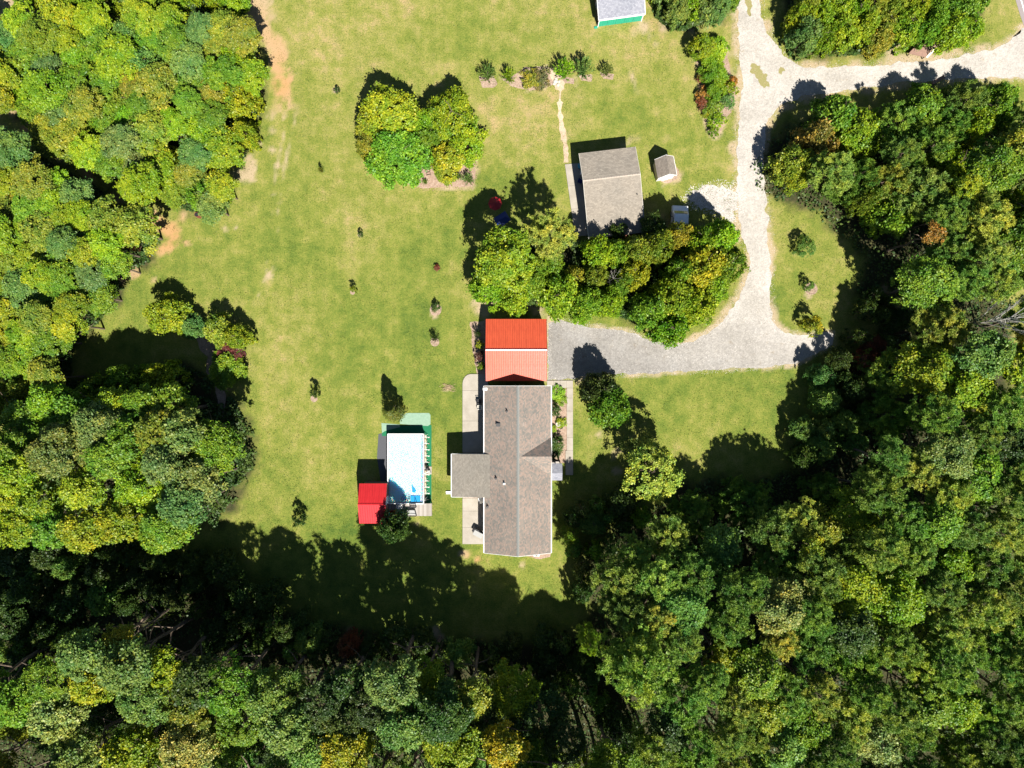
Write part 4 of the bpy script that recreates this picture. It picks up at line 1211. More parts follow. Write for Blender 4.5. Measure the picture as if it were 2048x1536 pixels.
def panel_roof(parent, x0, x1, yr, ye, zr, ze, mt, name='roof_panel', wid=0.86, t=0.03):
    """metal panels side by side, from the ridge (yr,zr) to the eave (ye,ze); ribs run up the slope"""
    n = max(1, round(abs(x1-x0)/wid)); w = (x1-x0)/n
    prof = []
    for k in range(3):
        xx = w*k/3
        prof += [(xx, 0), (xx+w*0.25, 0), (xx+w*0.27, 0.035), (xx+w*0.31, 0.035)]
    prof.append((w-0.006, 0))
    v = []; f = []
    for (yy, zz) in ((yr, zr), (ye, ze)):
        for (px_, pz) in prof: v.append((px_, yy, zz+pz))
    m_ = len(prof)
    for k in range(m_-1):
        q = (k, k+1, k+1+m_, k+m_)
        f.append(q if ye < yr else q[::-1])
    f = [tuple(reversed(q)) for q in f]
    # underside
    b0 = len(v)
    v += [(0, yr, zr-t), (w-.006, yr, zr-t), (w-.006, ye, ze-t), (0, ye, ze-t)]
    f += [(b0, b0+1, b0+2, b0+3), (0, m_-1, b0+1, b0), (m_, 2*m_-1, b0+2, b0+3), (0, m_, b0+3, b0), (m_-1, 2*m_-1, b0+2, b0+1)]
    me = bpy.data.meshes.new(name); me.from_pydata(v, [], f); me.update(); me.materials.append(mt)
    bm = bmesh.new(); bm.from_mesh(me); bmesh.ops.recalc_face_normals(bm, faces=bm.faces[:]); bm.to_mesh(me); bm.free()
    for k in range(n):
        o = bpy.data.objects.new(name, me); o.location = (x0+w*k, 0, 0); link(o); o.parent = parent

def walls(parent, x0, y0, x1, y1, z1, mt, gable=None, t=0.12, name='wall'):
    """four walls; gable=('x'|'y', ridge position, ridge z) closes the gable ends"""
    for (a, b_, c, d) in ((x0, y0, x1, y0+t), (x0, y1-t, x1, y1)):
        m_ = MB()
        if gable and gable[0] == 'y':
            yy0, yy1 = b_, d
            m_.add([(a,yy0,0),(c,yy0,0),(c,yy0,z1),(gable[1],yy0,gable[2]),(a,yy0,z1),(a,yy1,0),(c,yy1,0),(c,yy1,z1),(gable[1],yy1,gable[2]),(a,yy1,z1)],
                   [(0,1,2,3,4),(9,8,7,6,5),(0,5,6,1),(1,6,7,2),(2,7,8,3),(3,8,9,4),(4,9,5,0)])
        else: m_.box(a, b_, 0, c, d, z1)
        m_.build(name, mt, parent)
    for (a, b_, c, d) in ((x0, y0+t+.003, x0+t, y1-t-.003), (x1-t, y0+t+.003, x1, y1-t-.003)):
        m_ = MB()
        if gable and gable[0] == 'x':
            m_.add([(a,b_,0),(a,d,0),(a,d,z1),(a,gable[1],gable[2]),(a,b_,z1),(c,b_,0),(c,d,0),(c,d,z1),(c,gable[1],gable[2]),(c,b_,z1)],
                   [(0,1,2,3,4),(9,8,7,6,5),(0,5,6,1),(1,6,7,2),(2,7,8,3),(3,8,9,4),(4,9,5,0)])
        else: m_.box(a, b_, 0, c, d, z1)
        m_.build(name, mt, parent)

def window(parent, x, y, z, w, h, face, name='window'):
    """face: 'x+','x-','y+','y-' outward direction"""
    d = 0.05
    def bx(m_, u0, z0, u1, z1, o0, o1):
        if face == 'x+': m_.box(x+o0, y+u0, z0, x+o1, y+u1, z1)
        elif face == 'x-': m_.box(x-o1, y+u0, z0, x-o0, y+u1, z1)
        elif face == 'y+': m_.box(x+u0, y+o0, z0, x+u1, y+o1, z1)
        else: m_.box(x+u0, y-o1, z0, x+u1, y-o0, z1)
    fr = MB()
    bx(fr, -w/2, z, w/2, z+.07, .002, d); bx(fr, -w/2, z+h-.07, w/2, z+h, .002, d)
    bx(fr, -w/2, z+.07, -w/2+.07, z+h-.07, .002, d); bx(fr, w/2-.07, z+.07, w/2, z+h-.07, .002, d)
    bx(fr, -w/2+.07, z+h/2-.025, w/2-.07, z+h/2+.025, .002, d)
    f = fr.build(name, M['white'], parent)
    pn = MB(); bx(pn, -w/2+.07, z+.07, w/2-.07, z+h/2-.025, .002, .02); pn.build('pane', M['glass'], f)
    pn = MB(); bx(pn, -w/2+.07, z+h/2+.025, w/2-.07, z+h-.07, .002, .02); pn.build('pane', M['glass'], f)
def door(parent, x, y, w, h, face, mt, z=0.02):
    d = 0.05
    m_ = MB(); k = MB()
    if face == 'x+': m_.box(x+.002, y-w/2, z, x+d, y+w/2, z+h); k.box(x+d, y+w/2-.12, z+.95, x+d+.05, y+w/2-.06, z+1.05)
    elif face == 'x-': m_.box(x-d, y-w/2, z, x-.002, y+w/2, z+h); k.box(x-d-.05, y+w/2-.12, z+.95, x-d, y+w/2-.06, z+1.05)
    elif face == 'y+': m_.box(x-w/2, y+.002, z, x+w/2, y+d, z+h); k.box(x+w/2-.12, y+d, z+.95, x+w/2-.06, y+d+.05, z+1.05)
    else: m_.box(x-w/2, y-d, z, x+w/2, y-.002, z+h); k.box(x+w/2-.12, y-d-.05, z+.95, x+w/2-.06, y-d, z+1.05)
    o = m_.build('door', mt, parent); k.build('handle', M['dark'], o)

# ---- house
EZ, RZ = 3.2, 4.95
wx, ny_ = G(968.5, 772, EZ); ex, sy_ = G(1102, 1106, EZ)
house = empty('house', (0, 0, 0), 0, 'long single-storey house with mottled grey-pink shingle roof beside the red garage', 'house')
rx = (wx+ex)/2 + 0.02
TH = 0.12
MB().slab([(wx,sy_,EZ),(rx-.004,sy_,RZ),(rx-.004,ny_,RZ),(wx,ny_,EZ)], TH).build('roof_slope', M['shingle_x'], house)
MB().slab([(rx+.004,sy_,RZ),(ex,sy_,EZ),(ex,ny_,EZ),(rx+.004,ny_,RZ)], TH).build('roof_slope', M['shingle_x'], house)
# ridge caps: one by one
capn = 60
capm = MB().add([(-.17,0,-.055),(0,0,.03),(.17,0,-.055),(-.17,.34,-.07),(0,.34,.012),(.17,.34,-.07),(-.17,0,-.08),(.17,0,-.08),(-.17,.34,-.08),(.17,.34,-.08)],
                [(0,1,4,3),(1,2,5,4),(6,7,2,1,0),(3,4,5,9,8),(0,3,8,6),(2,7,9,5)])
cme = None
L_ = ny_-sy_
for k in range(capn):
    if cme is None:
        o = capm.build('ridge_cap', M['ridge'], house); cme = o.data
    else:
        o = bpy.data.objects.new('ridge_cap', cme); link(o); o.parent = house
    o.location = (rx, sy_+k*L_/capn, RZ+0.02)
    o.scale = (1, L_/capn/0.345, 1)
# gutters, fascia
for x in (wx-.11, ex+.002):
    g = MB(); g.box(x, sy_, EZ-.14, x+.108, ny_, EZ-.03); g.build('gutter', M['white'], house)
for yy in (sy_-.035, ny_+.003):
    for (a, za, b_, zb) in ((wx, EZ, rx, RZ), (rx, RZ, ex, EZ)):
        g = MB(); g.add([(a,yy,za-.2),(b_,yy,zb-.2),(b_,yy,zb+.012),(a,yy,za+.012),(a,yy+.032,za-.2),(b_,yy+.032,zb-.2),(b_,yy+.032,zb+.012),(a,yy+.032,za+.012)],
              [(0,1,2,3),(7,6,5,4),(0,4,5,1),(1,5,6,2),(2,6,7,3),(3,7,4,0)]); g.build('rake_board', M['white'], house)
g = MB(); g.box(wx-.16, ny_-.55, EZ-.10, wx+.62, ny_-.22, EZ+.16); g.build('fascia_return', M['white'], house)  # white box stands in for the fascia return, no chimney here
walls(house, wx+.45, sy_+.35, ex-.45, ny_-.35, EZ-.12+0.0, M['siding'], ('y', rx, RZ-.16))
# cross gable on the east slope
cgx0, cgy = G(1040, 913, 4.7)
cgn = G(1100, 875, EZ)[1]; cgs = G(1100, 951, EZ)[1]
pz = lambda x: RZ - (x-rx)*(RZ-EZ)/(ex-rx)
zr_ = pz(cgx0+.1)+.01
m_ = MB(); m_.add([(cgx0,cgy,zr_),(ex+.02,cgn,EZ+.012),(ex+.02,cgy,zr_)], [(0,1,2)]); 
m_.add([(cgx0,cgy,zr_-.05),(ex+.02,cgn,EZ-.1),(ex+.02,cgy,zr_-.05)], [(0,2,1)])
m_.build('gable_slope', M['shingle_y'], house)
m_ = MB(); m_.add([(cgx0,cgy-.003,zr_),(ex+.02,cgy-.003,zr_),(ex+.02,cgs,EZ+.012)], [(0,2,1)][::1])
m_.add([(cgx0,cgy-.003,zr_-.05),(ex+.02,cgy-.003,zr_-.05),(ex+.02,cgs,EZ-.1)], [(0,1,2)])
o = m_.build('gable_slope', M['shingle_y'], house)
for ob in [c for c in house.children if c.name.startswith('gable_slope')]:
    for p in ob.data.polygons: pass
m_ = MB(); m_.add([(ex-.02,cgn+.05,EZ-.05),(ex-.02,cgs-.05,EZ-.05),(ex-.02,cgy,zr_-.02),(ex-.08,cgn+.05,EZ-.05),(ex-.08,cgs-.05,EZ-.05),(ex-.08,cgy,zr_-.02)], [(0,2,1),(3,4,5),(0,1,4,3)])
m_.build('gable_wall', M['siding'], house)
# west wing with its low shed roof
wex, wny = G(903.5, 908, 3.05); wsy = G(903, 994, 3.05)[1]
jx = G(980, 900, 3.45)[0]; jz = RZ-(rx-jx)*(RZ-EZ)/(rx-wx)
MB().slab([(wex,wsy,3.05),(jx,wsy,jz+.015),(jx,wny,jz+.015),(wex,wny,3.05)], .12).build('wing_roof', M['shingle_wing'], house)
g = MB(); g.box(wex-.10, wsy, 2.9, wex-.003, wny, 3.0); g.build('gutter', M['white'], house)
for yy in (wny+.003, wsy-.035):
    g = MB(); g.add([(wex,yy,2.86),(wx,yy,3.1),(wx,yy,3.235),(wex,yy,3.06),(wex,yy+.032,2.86),(wx,yy+.032,3.1),(wx,yy+.032,3.235),(wex,yy+.032,3.06)],
          [(0,1,2,3),(7,6,5,4),(0,4,5,1),(1,5,6,2),(2,6,7,3),(3,7,4,0)]); g.build('rake_board', M['white'], house)
walls(house, wex+.35, wsy+.3, wx+.40, wny-.3, 2.93, M['siding'])
for yy in (G(0,800)[1], G(0,840)[1]): window(house, wx+.45, yy, 1.0, 1.1, 1.3, 'x-')
window(house, wx+.45, G(0,1045)[1], 1.0, 1.3, 1.3, 'x-')
door(house, wx+.45, G(0,872)[1], .95, 2.05, 'x-', M['white']); door(house, wx+.45, G(0,1020)[1], .95, 2.05, 'x-', M['white'])
window(house, wex+.35, (wny+wsy)/2, 1.0, 1.6, 1.2, 'x-')
for yy in (G(0,800)[1], G(0,840)[1], G(0,885)[1], G(0,1000)[1], G(0,1060)[1]): window(house, ex-.45, yy, 1.0, 1.2, 1.3, 'x+')
door(house, ex-.45, G(0,943)[1], .95, 2.05, 'x+', M['white'])
window(house, rx-2, sy_+.35, 1.0, 1.2, 1.3, 'y-'); window(house, rx+2, sy_+.35, 1.0, 1.2, 1.3, 'y-')
def roofz(x): return RZ-abs(x-rx)*(RZ-EZ)/(ex-rx)
for (px, py, s, hh, mm) in ((1014,822,.09,.35,'vent'),(992,957,.10,.35,'vent'),(1008.5,967,.09,.4,'white'),(975,1015,.10,.3,'vent')):
    x, y = G(px, py, 4.2)
    v_ = MB(); v_.tube((x,y,roofz(x)-.05),(x,y,roofz(x)+hh), s, s*.95, 10); v_.lathe([(s*2.2,roofz(x)+.01-.03),(s*1.2,roofz(x)+.12)], (x,y), 10)
    v_.build('vent_pipe', M[mm], house)
x, y = G(996.5, 850, 4.2)
v_ = MB(); v_.box(x-.20,y-.15,roofz(x)-.1,x+.20,y+.15,roofz(x)+.22); v_.box(x-.26,y-.2,roofz(x)+.22,x+.26,y+.2,roofz(x)+.27); v_.build('box_vent', M['vent'], house)
# small grey gabled porch on the east side
pw, pn_ = G(1102, 927, 2.9); pe, ps_ = G(1124.5, 961, 2.9)
pr = G(0, 946, 3.2)[1]
porch = 'porch_roof'
MB().slab([(pw+.1,pr+.003,3.25),(pe,pr+.003,3.25),(pe,pn_,2.85),(pw+.1,pn_,2.85)], .09).build(porch, M['shingle_grey'], house)
MB().slab([(pw+.1,ps_,2.85),(pe,ps_,2.85),(pe,pr-.003,3.25),(pw+.1,pr-.003,3.25)], .09).build(porch, M['shingle_grey'], house)
for yy in (pn_-.15, ps_+.15):
    MB().box(pe-.2, yy-.06, 0, pe-.08, yy+.06, 2.72).build('porch_post', M['white'], house)
MB().box(ex-.44, ps_+.05, 0.02, pe-.05, pn_-.05, .32).build('porch_floor', M['deck'], house)
# downspout and splash block on the wing
x, y = G(899, 985)
MB().tube((wex-.05, y+.2, 2.95), (wex+.28, y+.2, 2.6), .045).tube((wex+.28, y+.2, 2.6), (wex+.28, y+.2, .1), .045).build('downspout', M['white'], house)
sb = MB(); sb.box(x-.45, y-.18, 0.005, x+.25, y+.18, .1); sb.box(x-.45, y-.18, .1, x+.25, y-.12, .16); sb.box(x-.45, y+.12, .1, x+.25, y+.18, .16)
tag(sb.build('splash_block', M['white']), 'white splash block on the grass at the wing corner', 'splash block')

# ---- garage with red metal roof
GZ = 2.75
gw, gn = G(972, 638, GZ); ge, gs = G(1093, 762, GZ)
gar = empty('garage', (0, 0, 0), 0, 'garage with orange-red ribbed metal roof north of the house', 'garage')
gr = (gn+gs)/2; gz = GZ + (gn-gr)*0.355
panel_roof(gar, gw, ge, gr+.005, gn, gz, GZ, M['red_roof'])
panel_roof(gar, gw, ge, gr-.005, gs, gz, GZ, M['red_roof'])
rc = MB(); rc.add([(gw,gr-.16,gz-.005),(ge,gr-.16,gz-.005),(ge,gr,gz+.062),(gw,gr,gz+.062)], [(0,1,2,3)]); rc.add([(gw,gr-.16,gz-.05),(ge,gr-.16,gz-.05),(ge,gr,gz-.0),(gw,gr,gz-.0)], [(3,2,1,0)])
rc.build('ridge_trim', M['pale_trim'], gar)
rc = MB(); rc.add([(gw,gr,gz+.06),(ge,gr,gz+.06),(ge,gr+.13,gz+.0),(gw,gr+.13,gz+.0)], [(0,1,2,3)])
rc.build('ridge_trim', M['maroon'], gar)
walls(gar, gw+.3, gs+.25, ge-.3, gn-.25, GZ-.02, M['siding'], ('x', gr, gz-.14))
for x in (gw-.03, ge+.003):
    for (ya, za, yb, zb) in ((gs, GZ, gr, gz), (gr, gz, gn, GZ)):
        g = MB(); g.add([(x,ya,za-.16),(x,yb,zb-.16),(x,yb,zb+.045),(x,ya,za+.045),(x+.027,ya,za-.16),(x+.027,yb,zb-.16),(x+.027,yb,zb+.045),(x+.027,ya,za+.045)],
              [(3,2,1,0),(4,5,6,7),(0,1,5,4),(1,2,6,5),(2,3,7,6),(3,0,4,7)]); g.build('rake_trim', M['maroon'], gar)
for yy in (gr-1.9, gr+1.9):
    gd = MB(); gd.box(ge-.298, yy-1.35, .02, ge-.25, yy+1.35, 2.2); o = gd.build('garage_door', M['white'], gar)
    for k in range(4):
        MB().box(ge-.25, yy-1.3, .08+k*.53, ge-.235, yy+1.3, .08+k*.53+.47).build('door_panel', M['white'], o)
window(gar, gw+.3, gr, 1.1, 1.0, 1.0, 'x-')
door(gar, gw+1.3, gs+.25, .9, 2.05, 'y-', M['white'])

# ---- poolside shed
PZ = 3.35
sw, sn = G(718.5, 967, PZ); se, ss = G(774, 1047, PZ)
sh = empty('pool_shed', (0, 0, 0), 0, 'small shed with bright red metal roof at the southwest corner of the pool', 'shed')
sr = (sn+ss)/2; sz = PZ + (sn-sr)*0.33
panel_roof(sh, sw, se, sr+.005, sn, sz, PZ, M['crimson_roof'])
panel_roof(sh, sw, se, sr-.005, ss, sz, PZ, M['crimson_roof'])
rc = MB(); rc.add([(sw,sr-.14,sz+.005),(se,sr-.14,sz+.005),(se,sr,sz+.06),(sw,sr,sz+.06),(se,sr+.14,sz+.005),(sw,sr+.14,sz+.005)], [(0,1,2,3),(3,2,4,5)])
rc.build('ridge_trim', M['crimson_roof'], sh)
walls(sh, sw+.22, ss+.2, se-.22, sn-.2, PZ-.02, M['wood_brown'], ('x', sr, sz-.12))
door(sh, se-.22, sr+.2, .9, 1.95, 'x+', M['white'], 1.2); window(sh, sw+.22, sr, 1.4, .9, .9, 'x-')

# ---- brown cottage, slightly turned
CZ = 3.0
p0, Lc, ang = frame_of((1178, 477), (1291, 465), CZ)
q0 = Vector(G(1164, 306, CZ))
Dc = (q0-p0).length
cot = empty('cottage', (p0.x, p0.y, 0), ang+0.012, 'brown shingled cottage with a narrow concrete porch beside the tree clump', 'cottage')
yr = Dc*0.655; zr = CZ+0.95; zs = 2.75
MB().slab([(0,yr+.003,zr),(Lc,yr+.003,zr),(Lc,Dc,CZ),(0,Dc,CZ)], .12).build('roof_slope', M['shingle_cot_n'], cot)
MB().slab([(0,0,zs),(Lc,0,zs),(Lc,yr-.003,zr),(0,yr-.003,zr)], .12).build('roof_slope', M['shingle_cot'], cot)
ncap = 22
for k in range(ncap):
    x = Lc*k/ncap
    MB().add([(x,yr-.15,zr-.02),(x+Lc/ncap-.01,yr-.15,zr-.025),(x+Lc/ncap-.01,yr,zr+.035),(x,yr,zr+.05),(x,yr+.15,zr-.03),(x+Lc/ncap-.01,yr+.15,zr-.035)], [(0,1,2,3),(3,2,5,4)]).build('ridge_cap', M['ridge_brown'], cot)
for x in (-.035, Lc+.003):
    for (ya, za, yb, zb) in ((0, zs, yr, zr), (yr, zr, Dc, CZ)):
        g = MB(); g.add([(x,ya,za-.2),(x,yb,zb-.2),(x,yb,zb+.01),(x,ya,za+.01),(x+.032,ya,za-.2),(x+.032,yb,zb-.2),(x+.032,yb,zb+.01),(x+.032,ya,za+.01)],
              [(3,2,1,0),(4,5,6,7),(0,1,5,4),(1,2,6,5),(2,3,7,6),(3,0,4,7)]); g.build('rake_board', M['siding'], cot)
walls(cot, .5, .3, Lc-.3, Dc-.3, zs-.1, M['brick_wall'], ('x', yr, zr-.2))
window(cot, .5, 3, 1.0, 1.2, 1.2, 'x-'); window(cot, .5, 7.5, 1.0, 1.2, 1.2, 'x-'); door(cot, .5, 5.2, .95, 2.05, 'x-', M['white']); window(cot, Lc-.3, 4, 1., 1.2, 1.2, 'x+')
g = MB(); g.tube((Lc-.6, 4.6, 3.3), (Lc-.6, 4.6, 3.75), .07, .07, 8); g.build('vent_pipe', M['vent'], cot)

# ---- little gabled shed next to it
RZ2 = 2.9; E2 = 1.75
a = Vector(G(1338.5, 346, RZ2)); b_ = Vector(G(1332, 310, RZ2))
Ls = (b_-a).length; an = math.atan2(b_.y-a.y, b_.x-a.x) - math.pi/2
lsh = empty('garden_shed', (a.x, a.y, 0), an, 'tiny gabled wooden shed on the grass east of the cottage', 'shed')
hw = 1.22; hl = Ls
MB().slab([(-hw,-.12,E2),(-.003,-.12+.0,RZ2),(-.003,hl,RZ2),(-hw,hl,E2)], .07).build('roof_slope', M['shingle_shed'], lsh)
MB().slab([(.003,-.12,RZ2),(hw,-.12,E2),(hw,hl,E2),(.003,hl,RZ2)], .07).build('roof_slope', M['shingle_shed'], lsh)
for yy in (-.16, hl+.003):
    for (xa, za, xb, zb) in ((-hw, E2, 0, RZ2), (0, RZ2, hw, E2)):
        g = MB(); g.add([(xa,yy,za-.13),(xb,yy,zb-.13),(xb,yy,zb+.015),(xa,yy,za+.015),(xa,yy+.035,za-.13),(xb,yy+.035,zb-.13),(xb,yy+.035,zb+.015),(xa,yy+.035,za+.015)],
              [(0,1,2,3),(7,6,5,4),(0,4,5,1),(1,5,6,2),(2,6,7,3),(3,7,4,0)]); g.build('rake_board', M['white'], lsh)
walls(lsh, -hw+.15, .0, hw-.15, hl-.12, E2-.02, M['siding'], ('y', 0, RZ2-.12), t=.06)
door(lsh, 0, 0, .8, 1.7, 'y-', M['white'])
g = MB(); g.box(hw-.05, -.1, E2-.12, hw+.05, hl, E2-.04); g.build('gutter', M['white'], lsh)
sheet('soil_pad', [(1318,352),(1316,362),(1335,366),(1356,358),(1358,340),(1350,328),(1340,350)], .0045, M['mulch'], .2, 77)

# ---- green metal shed at the top edge
GE = 2.0
p0, Lg, ang = frame_of((1199, 37), (1288.5, 25), GE)
gsh = empty('green_shed', (p0.x, p0.y, 0), ang, 'green metal shed with grey shingle roof and white trim at the top edge', 'shed')
dg = 5.2
MB().slab([(-.1,-.15,GE),(Lg+.1,-.15,GE),(Lg+.1,dg/2-.003,GE+1.0),(-.1,dg/2-.003,GE+1.0)], .08).build('roof_slope', M['shingle_grey'], gsh)
MB().slab([(-.1,dg/2+.003,GE+1.0),(Lg+.1,dg/2+.003,GE+1.0),(Lg+.1,dg+.15,GE),(-.1,dg+.15,GE)], .08).build('roof_slope', M['shingle_grey'], gsh)
MB().box(-.1, -.26, GE-.16, Lg+.1, -.155, GE+.01).build('gutter', M['white'], gsh)
for x in (-.16, Lg+.105):
    for (ya, za, yb, zb) in ((-.15, GE, dg/2, GE+1.0), (dg/2, GE+1.0, dg+.15, GE)):
        g = MB(); g.add([(x,ya,za-.16),(x,yb,zb-.16),(x,yb,zb+.015),(x,ya,za+.015),(x+.05,ya,za-.16),(x+.05,yb,zb-.16),(x+.05,yb,zb+.015),(x+.05,ya,za+.015)],
              [(3,2,1,0),(4,5,6,7),(0,1,5,4),(1,2,6,5),(2,3,7,6),(3,0,4,7)]); g.build('rake_board', M['white'], gsh)
walls(gsh, .06, .06, Lg-.06, dg-.06, GE-.03, M['wood_dark'], ('x', dg/2, GE+.88), t=.08)
npan = 5
for k in range(npan):
    w = (Lg-.1)/npan
    pm = MB(); x0_ = .05+k*w
    pm.box(x0_+.015, .0, .03, x0_+w-.015, .055, GE-.09)
    for j in range(1, 4): pm.box(x0_+w*j/4-.02, -.02, .03, x0_+w*j/4+.02, -.001, GE-.09)
    pm.build('wall_panel', M['green_wall'], gsh)
for x in (-.02, Lg-.06): MB().box(x, -.06, 0, x+.09, -.022, GE-.1).build('corner_trim', M['white'], gsh)
MB().box(-.02, -.022, 0, .045, .055, GE-.1).build('corner_trim', M['white'], gsh)
window(gsh, .06, dg*.42, .8, .9, .8, 'x-')
MB().box(-.45, -.22, 0.0, -.03, .02, .14).build('step', M['green_wall'], gsh)

# ------------------------------------------------------------------ patios and walk: slabs on a base
def slabs(name, base_poly, cells, z0, z1, m_, lab=None):
    bs = MB(); bs.slab([(*G(*p), z0) for p in base_poly][::-1], z0-.002)
    o = bs.build(name, M['mulch']); tag(o, kind='structure')
    for c in cells:
        pts = [(*G(*p), z1) for p in c][::-1]
        cx = sum(p[0] for p in pts)/len(pts); cy = sum(p[1] for p in pts)/len(pts)
        pts = [(cx+(p[0]-cx)*(1-.012/max(.2, abs(p[0]-cx)+.001)), cy+(p[1]-cy)*(1-.012/max(.2, abs(p[1]-cy)+.001)), p[2]) for p in pts]
        s_ = MB(); s_.slab(pts, z1-.003); s_.build('concrete_slab', m_, o)
    return o
def rectc(x0, y0, x1, y1): return [(x0,y0),(x1,y0),(x1,y1),(x0,y1)]
arc = [(925+16-16*math.cos(t), 748+20-20*math.sin(t)) for t in [0, .3, .6, .9, 1.2, math.pi/2]]
cells = [arc+[(976,748),(976,781),(925,781)]]
for a_, b2 in ((781,842),(842,905),(996,1022),(1022,1055),(1055,1088)): cells.append(rectc(925, a_, 976, b2))
slabs('patio', rectc(926, 768, 975, 1087), cells, .06, .10, M['concrete'])
cells = [rectc(1094+k*13, 761, 1107+k*13, 776) for k in range(4)]
ys = [776,796,822,848,875,901,926,950]
for i in range(7): cells.append(rectc(1133.5 if i < 5 else 1131, ys[i], 1146, ys[i+1]))
slabs('walkway', [(1095,762),(1145,762),(1145,949),(1135,949),(1135,775),(1095,775)], cells, .05, .09, M['concrete'])
def lerp2(a, b_, t): return (a[0]+(b_[0]-a[0])*t, a[1]+(b_[1]-a[1])*t)
A0, A1, B0, B1 = (1129.5,329), (1166,326), (1150,474), (1184,470)
tt = [0, .30, .62, 1.0]
slabs('cottage_porch', [lerp2(A0,B1,.03), lerp2(A1,B0,.05), B1, B0] if False else [(1131,331),(1165,328),(1183,468),(1151,472)],
      [[lerp2(A0,B0,tt[i]), lerp2(A1,B1,tt[i]), lerp2(A1,B1,tt[i+1]), lerp2(A0,B0,tt[i+1])] for i in range(3)], .05, .10, M['concrete'])

# ------------------------------------------------------------------ pool
pool = empty('pool', (0, 0, 0), 0, 'rectangular above-ground pool with white frame and pale blue water', 'pool')
WH = 1.25
pw0, pn0 = G(775.5, 868, WH+.05); pe0, ps0 = G(847, 1007, WH+.05)
wl_ = MB(); t_ = .06
wl_.box(pw0, ps0, .02, pe0, ps0+t_, WH); wl_.box(pw0, pn0-t_, .02, pe0, pn0, WH)
wl_.box(pw0, ps0+t_, .02, pw0+t_, pn0-t_, WH); wl_.box(pe0-t_, ps0+t_, .02, pe0, pn0-t_, WH)
wl_.build('pool_wall', M['grey_mesh'], pool)
def railing(m_, pts, r):
    for i in range(len(pts)-1): m_.tube(pts[i], pts[i+1], r, r, 8)
rl = MB(); railing(rl, [(pw0,ps0,WH+.05),(pe0,ps0,WH+.05),(pe0,pn0,WH+.05),(pw0,pn0,WH+.05),(pw0,ps0,WH+.05)], .07)
rl.build('top_rail', M['white'], pool)
lm = MB(); lm.box(pe0-.24, ps0+.1, WH-.12, pe0-.19, pn0-.1, WH-.04); lm.build('liner_edge', M['liner_and_shadow_blue'], pool)
wt = MB(); wt.box(pw0+t_+.002, ps0+t_+.002, .05, pe0-t_-.002, pn0-t_-.002, WH-.14); wt.build('water', M['water'], pool)
nb = 11
for k in range(nb):
    yy = ps0 + (pn0-ps0)*(k+.5)/nb
    br = MB(); br.tube((pe0+.02, yy, WH), (pe0+.52, yy-.12, .04), .024, .024, 6); br.tube((pe0+.03, yy-.02, .07), (pe0+.52, yy-.12, .05), .02, .02, 6)
    br.tube((pe0+.02, yy, WH-.1), (pe0+.38, yy+.28, .05), .025, .025, 6)
    br.build('brace', M['white'], pool)
    MB().box(pe0+.45, yy-.19, .046, pe0+.60, yy-.05, .07).build('foot_pad', M['siding'] if k % 3 else M['wood_brown'], pool)
    br = MB(); br.tube((pw0-.02, yy, WH), (pw0-.35, yy, .04), .03, .03, 6); br.build('brace', M['white'], pool)
M['step_teal'] = simple('pool_step_plastic', (0.20, 0.36, 0.38), (0.16, 0.30, 0.32), 3, 0.4)
# curved steps in the corner near the deck (thing of their own, standing in the pool)
stp = empty('pool_steps', (0, 0, 0), 0, 'grey-teal quarter-round steps standing in the pool beside the deck', 'pool steps')
cx, cy = G(821, 1005, WH)
for k, (ra, zt) in enumerate(((1.30, WH-.125), (1.02, WH-.09), (.74, WH-.05), (.48, WH-.01))):
    v_ = []; n_ = 12
    for i in range(n_+1):
        th = math.pi/2 + (math.pi/2)*i/n_
        v_.append((cx+ra*math.cos(th)*1.0, cy+.12+ra*math.sin(th)*.85, zt))
    ri = ra-.13
    for i in range(n_, -1, -1):
        th = math.pi/2 + (math.pi/2)*i/n_
        v_.append((cx+ri*math.cos(th), cy+.12+ri*math.sin(th)*.85, zt))
    MB().slab(v_, .06).build('step', M['step_teal'], stp)
# flat deep blue slabs standing in for two shadows on the water
xa, ya = G(821, 991.5, WH); xb, yb = G(840.5, 1003.5, WH)
fl = MB(); fl.box(xa, yb, WH-.13, xb, ya, WH-.06)
tag(fl.build('pool_shadow', M['liner_and_shadow_blue']), 'flat blue rectangle standing in for a shadow in the southeast pool corner', 'painted shadow')
pts = [G(*p, WH) for p in ((823,968),(832,981),(829.5,986),(824.5,984))]
f2 = MB(); f2.slab([(p[0], p[1], WH-.10) for p in pts][::-1], .03)
tag(f2.build('pool_shadow', M['liner_and_shadow_blue']), 'small fin-shaped blue patch standing in for a shadow north of the rectangle', 'painted shadow')
# ladder from the deck
lx, ly = G(821, 1008, WH); lx2 = G(833, 1008, WH)[0]
lad = empty('pool_ladder', (0, 0, 0), 0, 'dark metal pool ladder at the deck edge', 'ladder')
for x in (lx, lx2):
    r_ = MB(); railing(r_, [(x, ly-.35, 1.2), (x, ly-.35, 2.0), (x, ly+.3, 2.0), (x, ly+.35, WH-.13)], .03); r_.build('rail', M['dark'], lad)
for z in (1.35, 1.6, 1.85): MB().box(lx, ly-.38, z, lx2, ly-.28, z+.03).build('rung', M['dark'], lad)
